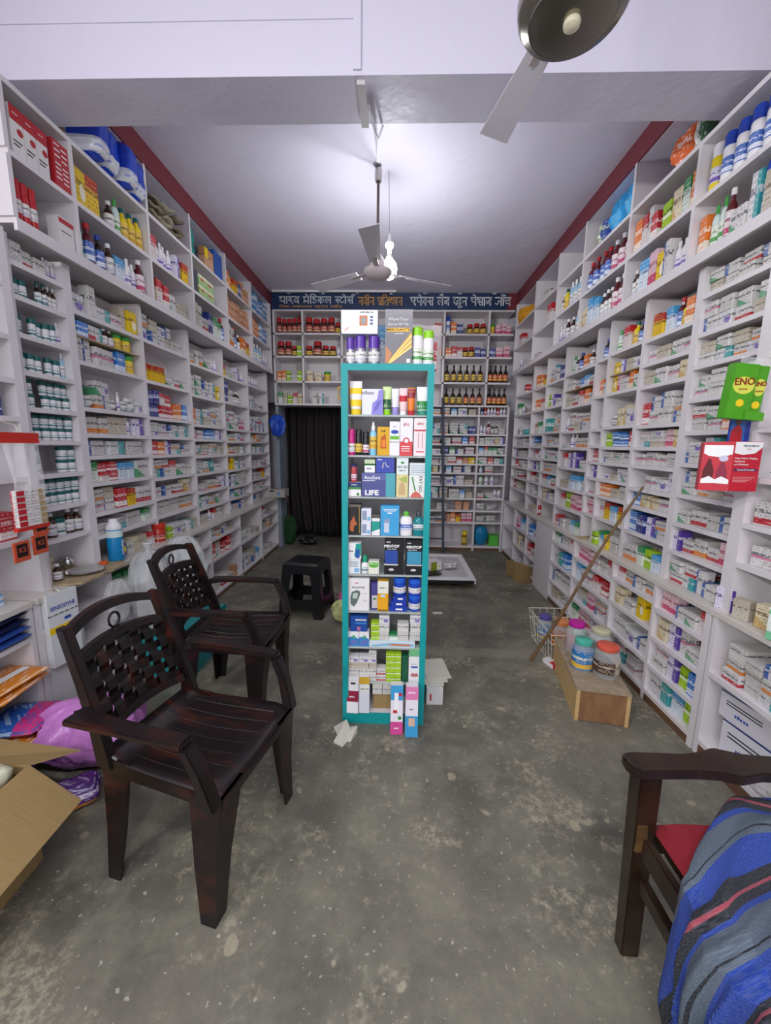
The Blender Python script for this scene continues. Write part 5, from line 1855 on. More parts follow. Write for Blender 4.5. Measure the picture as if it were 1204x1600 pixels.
# what carries the two bags
cr = empty('plastic_crate', (-1.36, 2.40, 0))
tag(cr, 'low teal plastic crate under the translucent bags', 'crate')
CRT = plain('crate_teal', '#1f8f94', .4)
for nm, m in (('side', MB().box(-.15, -.14, -.24, .24, 0, .26)), ('side', MB().box(.14, .15, -.24, .24, 0, .26)), ('end', MB().box(-.14, .14, -.24, -.23, 0, .26)), ('end', MB().box(-.14, .14, .23, .24, 0, .26)), ('floor_panel', MB().box(-.14, .14, -.23, .23, 0, .012)), ('rim', MB().box(-.156, .156, -.252, -.2401, .24, .262)), ('rim', MB().box(-.156, .156, .2401, .252, .24, .262)), ('lid', MB().box(-.15, .15, -.24, .24, .2605, .268))):
    obj(nm, m, CRT, cr)

# sensodyne stand-up packs against the base
SENS = plain('pack_white', '#dfe2e4', .3)
for k in range(4):
    o = fbox('toothpaste_pouch', ['front', 'second', 'third', 'rear'][k] + ' white SENSODYNE display pack hung before the base shelving', 'pack', -1.575 + .0 - k * .0115, 1.735, .345, .150, .010, .355 - k * .004, SENS, rz=R(82), group='white toothpaste packs')
    if k == 0:
        word(o, 'SENSODYNE', .026, .49, .80, INKB, .108, bold=.0004)
        greek(o, 34, .008, .5, .71, INK)
        panel(o, .5, .72, .60, .64, INKB)
        panel(o, 0, 1, .46, .55, INKY)
        word(o, '100', .014, .80, .505, INK)
    for q, (m_, a_) in enumerate(((INKR, .36), (INKY, .31), (INKB, .25), (INKG, .18), (INKR, .12), (INKB, .06))):
        if k == 0:
            panel(o, .02, .98, a_ + .03, a_ + .034, GREYW)
            panel(o, .3 + .1 * (q % 3), .5 + .1 * (q % 3), a_, a_ + .022, m_)
tag(obj('pack_hook', MB().tube([(-1.625, 1.735, .690), (-1.60, 1.735, .712), (-1.582, 1.735, .70)], .004, 6), METAL), 'thin metal hook holding the white toothpaste packs', 'hook')

# cardboard sheet, steel plate, blue inhaler drum and small things on the worktop
sh = MB()
n = 18
out = [(-1.93, 1.83), (-1.62, 1.80), (-1.55, 1.83)] + [(-1.55 + .008 * math.sin(i * 2.3), 1.85 + i * .033) for i in range(1, 10)] + [(-1.60, 2.20), (-1.93, 2.16)]
tag(obj('cardboard_sheet', sh.prism(out, .7005, .7085, 'z'), KRAFT2), 'rough cardboard sheet lying over the near end of the worktop', 'cardboard')
round_thing('steel_plate', 'shiny steel plate on the cardboard sheet', 'plate', (-1.655, 1.985, .709), [(.0, .002), (.055, .002), (.068, .010), (.088, .013), (.088, .015), (.066, .012), (.053, .005), (0.0, .004)], CHROME, [])
round_thing('steel_bowl', 'small round steel pot behind the steel plate', 'pot', (-1.80, 2.045, .709), [(.016, 0), (.03, .012), (.034, .032), (.026, .054), (.018, .058), (.024, .066), (.02, .066)], CHROME, [])
put_bottle('B', (-1.69, 1.80 + .055, .709), R(90), 'small amber bottle at the cardboard sheet edge', None, .04, .085)
fbox('pill_carton', 'squat cream carton with brown print behind amber bottle', 'carton', -1.80, 1.93, .709, .065, .05, .09, PR['c'][0][0], R(90))
VB = plain('inhaler_blue', '#1888c4', .3)
o = round_thing('inhaler_drum', 'tall bright blue cylinder with white domed lid on the worktop', 'canister', (-1.655, 2.225, .709), [(.040, 0), (.042, .004), (.042, .180), (.040, .184)], VB,
                [('lid', [(.040, .183), (.041, .186), (.041, .200), (.034, .215), (.024, .226), (.022, .243), (.018, .246)], WHITE), ('label', [(.0422, .140), (.0427, .140), (.0427, .178), (.0422, .178)], plain('inhaler_badge', '#d8e8e4', .35))])
text(o, 'Inhaler', .034, (.0435, 0, .080), INKW, (R(90), R(-90), R(90)))
panel_y = obj('printed_panel', MB().box(.0405, .0432, .014, .026, .045, .075), INKY, o)
round_thing('cap_tub', 'orange screw cap left beside the blue cylinder', 'cap', (-1.66, 2.125, .709), [(.020, 0), (.021, .002), (.021, .016), (.019, .018)], ORCAP, [], seg=16)
fbox('striped_carton', 'slim white carton with red stripes behind the blue cylinder', 'carton', -1.79, 2.17, .7005, .04, .03, .16, PR['r'][1][0], R(90))
round_thing('powder_tin', 'round red-capped supplement jar on the left worktop', 'jar', (-1.70, 2.72, .7005), [(.042, 0), (.045, .004), (.045, .085), (.041, .09)], plain('tin_red', '#c9392c', .35),
            [('lid', [(.046, .09), (.047, .092), (.047, .125), (.044, .128)], plain('lid_scarlet', '#d43a26', .35)), ('label', [(.0452, .02), (.0458, .02), (.0458, .06), (.0452, .06)], LR)])
gw = 'goods on the left worktop'
fill_side('L', 2.28, 2.66, .7003, .11, "n1 a1 c1 A1 r1", 'worktop beside the blue cylinder', gw, xf=ML + .02)
fill_side('L', 2.78, 3.26, .7003, .10, "l1 A1 P1 a2", 'worktop beyond the red jar', gw, xf=ML + .03)
fill_side('L', 3.30, 3.88, .7003, .10, "f1^2 V1 r1 a1", 'worktop under the fourth bay', gw, xf=ML)
fill_side('L', 3.94, 4.5, .7003, .10, "v1 f1^2 a1", 'worktop under the fifth bay', gw, xf=ML)
fill_side('L', 4.58, 5.1, .7003, .10, "f1^2 f1", 'worktop under the sixth bay', gw, xf=ML)
fill_side('L', 2.12, 2.5, .535, .11, "g1 g1 z1", 'upper base shelf under the cardboard sheet', 'goods in the left-wall base shelving', xf=XL)

# nearest base bay, left: packets
base_unit('base_shelving', 'nearest left base bay holding sanitary pad packets', -1, XL, WL + .004, [1.00, 1.605], [[.06, .34, .54]])
tag(obj('worktop', MB().box(0, .36, 0, .62, 0, .028), LAMD, None, (WL + .004, .99, .672), bevel=.003), 'short worktop over the nearest left base bay', 'worktop')


def packet(label, x, y, z, w, d, h, mat, rz=0.0, name='pad_packet', strip=None):
    def f(sg):
        def g(u, v):
            e = (1 - abs(2 * u - 1) ** 4) ** .5 * (1 - abs(2 * v - 1) ** 4) ** .5
            return ((u - .5) * w, (v - .5) * d, h / 2 + sg * h / 2 * e * (.92 + .2 * fbm((u * 5 + x * 9, v * 5 + z * 9, sg))))
        return g
    m = MB().grid(f(1), 14, 12)
    m.grid(f(-1), 14, 12)
    o = obj(name, m, mat, None, (x, y, z), rz, smooth=True, fix=False)
    if strip:
        (a, b), sm = strip
        obj('printed_patch', MB().grid(lambda u, v: (((a + (b - a) * u) - .5) * w, (v * .7 + .15 - .5) * d, h * .5 + h * .5 * (.93 if 0 else 1.0) * (1 - abs(2 * (a + (b - a) * u) - 1) ** 4) ** .5 * (1 - abs(2 * (v * .7 + .15) - 1) ** 4) ** .5 + .0035), 6, 6), sm, o, smooth=True, fix=False)
    tag(o, label, 'packet', 'packets in the nearest left base bay')
    return o


NAVYP = plain('packet_navy', '#191d40', .2, var=.35, vscale=14)
BLUEP = plain('packet_bluewhite', '#2c4894', .22, var=.5, vscale=9)
ORP = printed('packet_orange', '#e0882a', '#e9b04a', 3, '#f6e2c8', .25)
MIXP = printed('packet_blue_pink', '#2f62b8', '#d23a86', 5, '#bcd8f0', .22)
PURP = printed('packet_purple', '#5a2d84', '#e8932e', 0, '#e2d8f0', .22)
for k in range(4):
    packet(['lowest', 'second', 'third', 'topmost'][k] + ' of the flat dark packets piled on the nearest bay shelf', -1.68, 1.47, .5405 + k * .033, .17, .24, .034, (BLUEP, BLUEP, NAVYP, NAVYP)[k], .04 * k)
for k in range(2):
    packet(('lower' if k == 0 else 'upper') + ' flat orange packet on the middle shelf of the nearest bay', -1.655, 1.48, .3405 + k * .034, .20, .26, .035, ORP, .1 - .15 * k, strip=((.55, .72), INKW) if k else None)
packet('purple and orange packet low in the nearest bay', -1.57, 1.43, .0605, .22, .32, .075, PURP, .1)
packet('orange packet lying on the purple packet in the nearest bay', -1.60, 1.36, .136, .20, .26, .045, ORP, -.1)
packet('blue and pink packet on top in the nearest bay', -1.60, 1.49, .182, .22, .22, .06, MIXP, .25)
packet('purple packet on the floor between carton and pink bag', -1.235, 1.30, .001, .17, .12, .10, PURP, .6)
packet('blue packet on the floor behind the open carton', -1.40, 1.27, .001, .16, .14, .08, printed('packet_blue', '#2f6cc0', '#d8dce4', 4, '#d8e4f4', .25), -.2)
put_bottle('h', (-1.70, 1.44, .7005), R(90), 'squat brown jam jar with gold lid on the short worktop', None, .075, .075, (AMBER, LG, INKGO))
for k in range(2):
    put_carton(PR['b'][1][0], (-1.70, 1.535, .7005 + k * .026), R(90), (.05, .05, .025), f'{("lower", "upper")[k]} small carton with blue label beside the jam jar', None, 'small_carton')

# hanging toothpaste strip and sachets at the nearest bay stile
hs = empty('hanging_strip', (-1.545, 1.60, 1.40))
tag(hs, 'clear hanging bag of six toothpaste cartons with red header', 'hanging pack')
HO = Vector((-1.545, 1.60, 1.40))


def hbx(nm, x0, x1, y0, y1, z0, z1, mat, par=hs):
    return obj(nm, MB().box(x0, x1, y0, y1, z0, z1), mat, par)


hbx('header', -.004, .004, -.085, .085, -.012, .03, plain('header_red', '#c8332a', .35))
fm = MB().grid(lambda u, v: (.018 * math.sin(u * 13 + 2 * v) * (.35 + math.sin(math.pi * v)) * (1 - v * .3), (u - .5) * (.155 - .02 * math.sin(math.pi * v)), -.012 - .33 * v), 30, 12)
obj('clear_film', fm, CLEAR, hs, smooth=True, fix=False)
TP = printed('toothpaste_strip', '#e6e0dc', '#c2353c', 2, '#6a6a8a', .3)
for k in range(6):
    c = obj('toothpaste_carton', MB().box(-.012, .012, -.066, .066, -.012, .012), TP, hs, (0.0, .005, -.215 - k * .0255))
    obj('printed_end', MB().box(.0121, .0126, -.066, -.03, -.010, .010), INKR, c)
    obj('printed_end', MB().box(.0121, .0126, .035, .066, -.010, .010), plain('tp_tan', '#b09a72', .4), c)
hbx('bottom_seal', -.010, .010, -.07, .08, -.372, -.356, plain('header_red', '#c8332a', .35))
obj('string', MB().tube([(0, 0, .03), (-.03, .02, .06), (-.095, .03, .075)], .0015, 5), WIRE, hs)
KS = plain('sachet_orange', '#c9583c', .3)
KSB = plain('sachet_black', '#2a211f', .3)
for k, (y, z) in enumerate(((1.545, .945), (1.632, .955), (1.645, 1.035))):
    o = obj('sachet', MB().box(-.004, .004, -.036, .036, -.042, .042), KS, None, (-1.548, y, z), bevel=.002)
    obj('printed_panel', MB().box(.0042, .0048, -.024, .024, -.022, .032), KSB, o)
    text(o, 'KS', .030, (.0052, 0, .006), KS, (R(90), 0, R(90)))
    tag(o, ['nearer lower', 'farther lower', 'upper'][k] + ' orange KS sachet hanging under the toothpaste strip', 'sachet', 'KS sachets')

# ------------------------------------------------------------------ hanging green sachet boxes and display boxes, right
en = MB()
eno = empty('sachet_dispenser', (1.345, 1.625, 1.512))
tag(eno, 'green ENO sachet dispenser hanging from the near stile', 'dispenser')
ENG = plain('eno_green', '#4f9e22', .3, var=.12, vscale=20)
ENY = plain('eno_glow', '#d8dc58', .35)
ENR = plain('eno_red', '#8c2f1c', .4)
eno.rotation_euler = (0, R(5), 0)
for k, (x0, x1) in enumerate(((-.096, -.006), (-.004, .042))):
    b = obj('carton', MB().box(x0, x1, -.02 + .012 * k, .02, 0.0, .205), ENG, eno, bevel=.002)
    cx = (x0 + x1) / 2
    yf = -.0207 + .012 * k
    pts = [(cx + (.040 if k == 0 else .021) * math.cos(q), .125 + .032 * math.sin(q)) for q in [2 * math.pi * i / 20 for i in range(20)]]
    obj('printed_glow', MB().prism(pts, yf, yf + .0008), ENY, b)
    text(b, 'ENO', .036 if k == 0 else .022, (cx, yf - .0008, .138), ENR, (R(90), R(-6), 0), bold=.0008)
    text(b, 'Lemon', .012, (cx, yf - .0008, .112), ENR, (R(90), R(-6), 0))
    obj('printed_lemon', MB().prism([(cx + .015 * math.cos(q), .06 + .014 * math.sin(q)) for q in [2 * math.pi * i / 14 for i in range(14)]], yf - .0004, yf + .0008), INKY, b)
obj('dispensing_mouth', MB().hexa([(-.03, -.035, .0), (.040, -.035, .0), (.040, -.008, .0), (-.03, -.008, .0), (-.03, -.032, .030), (.040, -.032, .030), (.040, -.008, .04), (-.03, -.008, .04)]), ENG, eno)
obj('clear_hanger', MB().box(-.05, .06, .021, .024, .19, .24), CLEAR, eno)
obj('hanger_string', MB().tube([(.04, .015, .235), (.09, .05, .262)], .002, 6), WIRE, eno)

REDP = plain('display_red', '#c4283a', .3)
NAVD = plain('display_blue', '#2b3f9c', .3)
rd = empty('display_carton', (1.348, 1.64, 1.237), R(0))
tag(rd, 'red and blue vitamin display carton clipped to the near stile', 'carton')
obj('back_card', MB().box(-.02, .062, .028, .036, 0, .33), NAVD, rd, bevel=.002)
obj('picture', MB().box(-.018, .040, .0272, .028, .19, .322), plain('display_sky', '#3a6ab4', .35), rd)
fig = MB().prism([(-.016, .19), (.030, .19), (.030, .235), (.020, .255), (.010, .262), (.0, .255), (-.014, .235)], .0265, .0272)
obj('printed_jacket', fig, plain('jacket_red', '#b02a34', .4), rd)
obj('printed_head', MB().prism([(.010 + .010 * math.cos(q), .277 + .016 * math.sin(q)) for q in [2 * math.pi * i / 12 for i in range(12)]], .0262, .027), plain('print_skin', '#7a5444', .5), rd)
fr = obj('front_tray', MB().box(-.035, .072, -.03, .026, 0, .195), REDP, rd, bevel=.0015)
sd = obj('side_tray', MB().hexa([(-.128, .006, 0), (-.0352, -.03, 0), (-.0352, .026, 0), (-.115, .04, 0), (-.128, .006, .19), (-.0352, -.03, .195), (-.0352, .026, .195), (-.115, .04, .19)]), REDP, rd)
obj('printed_swoosh', MB().prism([(-.033, .193), (.070, .193), (.070, .173), (.045, .150), (.0, .143), (-.033, .150)], -.0308, -.0298), INKW, fr)
text(fr, 'NEUROBION', .011, (.026, -.0312, .178), INK, width=.05)
text(fr, 'Forte', .007, (.02, -.0312, .166), INKR)
for k, s_ in enumerate(('Helps Relieve Tingling,', 'Numbness', 'and Weakness')):
    text(fr, s_, .0095, (-.030, -.0312, .130 - k * .012), INKW, align='LEFT')
obj('printed_bar', MB().box(-.027, .062, -.0307, -.0299, .080, .090), plain('plum_bar', '#5a2a5a', .4), fr)
text(fr, 'Vitamin B Complex', .0085, (.018, -.0313, .085), INKW)
for k in range(4):
    obj('printed_line', MB().box(-.026, .058 - .01 * k, -.0306, -.03, .055 - k * .006, .057 - k * .006), plain('pale_rose', '#e0a0a4', .5), fr)


def spt(u, z, off=.0008):
    a, b = Vector((-.128, .006, 0)), Vector((-.0352, -.03, 0))
    p = a.lerp(b, u)
    nrm = Vector((b.y - a.y, -(b.x - a.x), 0)).normalized()
    if nrm.y > 0:
        nrm = -nrm
    p = p + nrm * off
    return (p.x, p.y, z)


def sshape(nm, pts, mat, off=.0008):
    obj(nm, MB().add([spt(u, z, off) for u, z in pts] + [spt(u, z, .0) for u, z in pts], [tuple(range(len(pts))), tuple(range(2 * len(pts) - 1, len(pts) - 1, -1))]), mat, sd, fix=False)


sshape('printed_swoosh', [(.04, .18), (.96, .18), (.96, .145), (.6, .132), (.2, .138), (.04, .148)], INKW)
sshape('printed_figure', [(.08, .045), (.42, .045), (.44, .08), (.36, .105), (.30, .125), (.22, .125), (.16, .105), (.08, .08)], plain('print_maroon', '#5c1c24', .5))
sshape('printed_figure', [(.52, .045), (.88, .045), (.86, .08), (.78, .10), (.74, .118), (.64, .118), (.60, .10), (.52, .08)], plain('print_rose', '#8f2c44', .5))
sshape('printed_book', [(.05, .045), (.3, .058), (.5, .045), (.7, .058), (.95, .045), (.95, .028), (.5, .03), (.05, .028)], INKW, .0012)
sshape('printed_seal', [(.70 + .15 * math.cos(q), .128 + .012 * math.sin(q)) for q in [2 * math.pi * i / 14 for i in range(14)]], plain('seal_pale', '#c9c4dc', .4), .0012)

# things on the near right worktop
fbox('tan_carton', 'upright tan carton with oval emblem on the near worktop', 'carton', 1.455, 1.505, .7005, .09, .05, .095, PR['c'][0][0], R(-75))
put_pouch(printed('pouch_navyfoil', '#1f5c94', '#5a9ac8', 4, '#c8d8e8', .2), (1.475, 1.455, .797), R(-60), (.06, .03, .03), 'crumpled blue foil on the tan carton', None, 'foil_wrapper', 'wrapper', 2)
fbox('white_carton', 'white upright carton beside the tan carton on the worktop', 'carton', 1.435, 1.605, .7005, .06, .045, .085, PR['w'][9][0], R(-70))
fbox('white_carton', 'violet and white carton at the worktop edge beyond the stile', 'carton', 1.44, 1.70, .7005, .07, .06, .10, PR['p'][0][0], R(-75))
fill_side('R', 1.76, 2.13, .7003, .14, "a1^2 a1^2 t1 a1", 'near worktop below the first right-wall bay', 'goods on the right worktop', xf=MR - .02)
o = fbox('tablet_carton', 'green and white HEPTRAL carton on the near worktop', 'carton', 1.42, 1.375, .7005, .14, .08, .125, M('hept_green', '#7cc79a', .35), R(-68))
panel(o, .0, 1, .26, .78, M('hept_white', '#dfe8e2', .4)); panel(o, 0, 1, .92, 1, INKW)
disc(o, .5, .42, .02, M('hept_oval', '#f0f2f0', .4), t=.0011, sx=2.0)
word(o, 'HEPTRAL', .02, .5, .42, INK, .075); greek(o, 7, .009, .5, .66, INK); greek(o, 6, .009, .5, .12, INK)
fill_side('R', 2.60, 2.96, .7003, .12, "l1 g1 b1 y1 A1", 'worktop behind the stick', 'goods on the right worktop', xf=MR - .03)
fill_side('R', 2.17, 2.56, .7003, .13, "A1 g1 l1 b1", 'worktop below the second right-wall bay', 'goods on the right worktop', xf=MR - .02)
fill_side('R', 3.18, 3.70, .7003, .11, "r1 a2 b1 g1", 'worktop below the fifth right-wall bay', 'goods on the right worktop', xf=MR - .02)
fill_side('R', 4.0, 4.5, .7003, .11, "f1^2 a1 R1", 'worktop in the far right corner', 'goods on the right worktop', xf=MR - .02)
sl = MB().grid(lambda u, v: (1.42 + .13 * u, 3.02 + .18 * v, .703 + .012 * math.sin(u * 4) * math.sin(v * 5)), 6, 6)
tag(solid(obj('paper_sheet', sl, KRAFT2, smooth=True, fix=False), .002), 'curled brown paper sheet on the right worktop behind the stick', 'paper')
# near lower bay: big cartons and film
MED = plain('carton_lilac_white', '#d4d2da', .45)
for k, (y, z, h, lb) in enumerate(((1.50, .0805, .155, 'lower'), (1.53, .2365, .12, 'upper'))):
    o = fbox('infusion_carton', lb + ' large white carton low in the nearest right bay', 'carton', 1.47, y, z, .24, .16, h, MED, R(-82))
    panel(o, .12, .75, .66, .70, INK); panel(o, .12, .75, .55, .59, INK); greek(o, 6, .022, .45, .3, INKB); panel(o, 0, 1, .95, 1, M('navy', '#22366f', .4))
put_pouch(mk_clear('film_heap', '#d8d4d0', .5), (1.455, 1.32, .0805), R(-70), (.22, .10, .09), 'heap of clear plastic film on the lowest near shelf', None, 'plastic_film', 'film', 0)
o = fbox('pale_carton', 'pale carton with red mark behind the wooden armchair arm', 'carton', 1.46, 1.12, .0805, .16, .10, .07, MED, R(-80))
panel(o, .3, .7, .3, .6, INKR)

# ------------------------------------------------------------------ loft bags and special cartons
for k in range(4):
    y = 2.285 + k * .116
    hgt = .235 - .004 * k
    def soft(u, v, k=k, hgt=hgt):
        th = 2 * math.pi * u
        cx = math.copysign(abs(math.cos(th)) ** .45, math.cos(th))
        sy_ = math.copysign(abs(math.sin(th)) ** .45, math.sin(th))
        pz = v
        r = (1 - abs(2 * pz - 1) ** 7) ** .5
        r = max(r, .02)
        w = 1 + .05 * fbm((cx * 2 + k, sy_ * 2, pz * 4))
        return (cx * .058 * r * w, sy_ * .13 * r * w, hgt * pz)
    o = obj('diaper_pack', MB().grid(soft, 32, 14), POUCHB, None, (-1.70 + .03 * (k % 2 == 0), y, LOFT[2] + .001), R(90) + .1, smooth=True, fix=False)
    tag(o, f'{ORD[k]} blue diaper pack on the top loft row near the beam', 'pack', 'blue diaper packs')
o = fbox('diaper_pack', 'green and white end of a diaper pack beside the beam', 'pack', -1.70, 2.20, LOFT[2], .07, .18, .215, printed('diaper_green', '#d8dccc', '#2f7a3c', 1, '#2a4a8a', .3), R(70))
disc(o, .5, .72, .022, M('badge_grey', '#8a9aa8', .3)); disc(o, .6, .40, .016, M('badge_tan', '#a08a5a', .3))
for k in range(3):
    o = fbox('nebuliser_carton', ['nearest', 'middle', 'third'][k] + ' tall red and white carton on the first loft bay', 'carton', -1.615, 1.852 + k * .060, LOFT[1], .058, .18, .185, M('neb_white', '#e2dedd', .4), R(90), group='red and white loft cartons')
    panel(o, 0, 1, .70, 1, M('neb_red', '#b8262e', .4)); disc(o, .7, .52, .014, M('neb_red', '#b8262e', .4)); panel(o, .1, .8, .28, .31, INK); panel(o, .1, .6, .2, .23, INK); greek(o, 6, .009, .5, .86, INKW)
o = fbox('nebuliser_carton', 'plain red carton with white lettering lines on the first loft bay', 'carton', -1.615, 2.075, LOFT[1], .088, .18, .20, M('neb_red', '#b8262e', .4), R(90))
for zq in (.9, .78, .66, .5, .4, .3, .2):
    panel(o, .1, .45, zq, zq + .03, INKW); panel(o, .55, .9, zq - .04, zq - .01, INKW)
for k in range(3):
    put_bottle('R', (-1.645, 1.838 + k * .038, LOFT[0]), R(90), ['nearest', 'middle', 'third'][k] + ' slim red bottle on the first lower loft bay', 'slim red loft bottles', .034, .17)
o = fbox('lotion_carton', 'white carton with red top edge on the first lower loft bay', 'carton', -1.62, 2.07, LOFT[0], .085, .06, .13, M('neb_white', '#e2dedd', .4), R(90))
panel(o, 0, 1, .78, .95, M('neb_red', '#b8262e', .4)); panel(o, .1, .8, .5, .53, INK)
# paper bundle, teal cartons
for k in range(9):
    w = U(.10, .13)
    lay, pos = k // 3, k % 3
    o = obj('paper_bundle', MB().grid(lambda u, v: ((u - .5) * w, (v - .5) * .25, .008 * math.sin(7 * u + k) + .008 * math.sin(9 * v + 2 * k)), 6, 8), plain('bundle_tan%d' % (k % 3), ('#8f8672', '#a39a86', '#7d7462')[k % 3], .4), None, (-1.735 + .012 * lay, 2.845 + .132 * pos, LOFT[2] + .032 + .047 * lay), R(90) + U(-.12, .12), smooth=True, fix=False)
    o.rotation_euler = (R(U(-5, 5)), R(U(-4, 4)), R(90) + U(-.25, .25))
    solid(o, .012)
    tag(o, f'{ORD[k]} plastic-wrapped tan paper bundle on the top loft row', 'bundle', 'wrapped paper bundles on the loft')
for k in range(5):
    fbox('sleeve_carton', f'{LAYER[k]} teal flat carton piled on the top loft row', 'carton', -1.66 - .01 * (k % 2), 3.38, LOFT[2] + k * .046, .13, .15, .045, plain('loft_teal', '#1f968a', .4), R(90) + .12 * (-1) ** k, group='teal cartons on the loft')
o = fbox('cotton_carton', 'blue carton standing on the top loft row', 'carton', -1.625, 3.79, LOFT[2], .16, .05, .21, M('loft_blue', '#2a5cb0', .35), R(90))
o = fbox('cotton_carton', 'tan and black carton leaning before the blue loft carton', 'carton', -1.618, 3.60, LOFT[2], .16, .05, .15, PR['q'][0][0], R(90))
panel(o, .0, .4, .5, 1, INKY)
LIMB = printed('loft_lime', '#a8cf90', '#e3e6c0', 1, '#b03a2a', .4)
for k in range(4):
    o = fbox('herbal_carton', ['lower near', 'upper near', 'lower far', 'upper far'][k] + ' pale green carton in the middle loft row', 'carton', -1.618, 3.44 + .13 * (k // 2) + .02, LOFT[1] + .0805 * (k % 2), .125, .12, .08, LIMB, R(90), group='pale green loft cartons')
    greek(o, 3, .03, .45, .6, INKR)
fbox('dark_carton', 'dark slate carton beside the pale green loft cartons', 'carton', -1.618, 3.335, LOFT[1], .07, .12, .16, plain('slate', '#4b4f5a', .4), R(90))
# right loft bags
for k in range(2):
    put_pouch(POUCHC, (1.50, 2.90 + .17 * k, LOFT[2] + .001), R(-90) - .1, (.18, .14, .24), ('nearer' if k == 0 else 'farther') + ' bright blue wrapped pad bag on the top loft row', 'bright blue pad bags', 'pad_bag', 'pack', k)
put_pouch(printed('pouch_green', '#c8d2b8', '#3a4fa0', 5, '#3a5a3a', .3), (1.49, 3.24, LOFT[2] + .001), R(-90), (.14, .12, .19), 'pale green and navy pouch beside bright blue pad bags', None, 'pad_bag', 'pack', 2)
put_pouch(printed('pouch_orange', '#e06a30', '#3a3f38', 3, '#f0dcd0', .25), (1.485, 2.42, LOFT[2] + .001), R(-90), (.17, .13, .19), 'orange and black packet on the loft near the beam', None, 'snack_packet', 'packet', 1)
put_pouch(printed('pouch_pale', '#d8d8d0', '#2f5a3a', 5, '#5a6a5a', .25), (1.49, 2.29, LOFT[2] + .001), R(-90), (.10, .10, .23), 'white and dark green packet by the beam on the loft', None, 'snack_packet', 'packet', 2)
put_pouch(plain('mustard_cloth', '#d99a1e', .8), (1.46, 4.98, LOFT[2] + .001), R(-60), (.22, .14, .16), 'mustard yellow cloth bundled at the far loft end', None, 'cloth_bundle', 'cloth', 0)

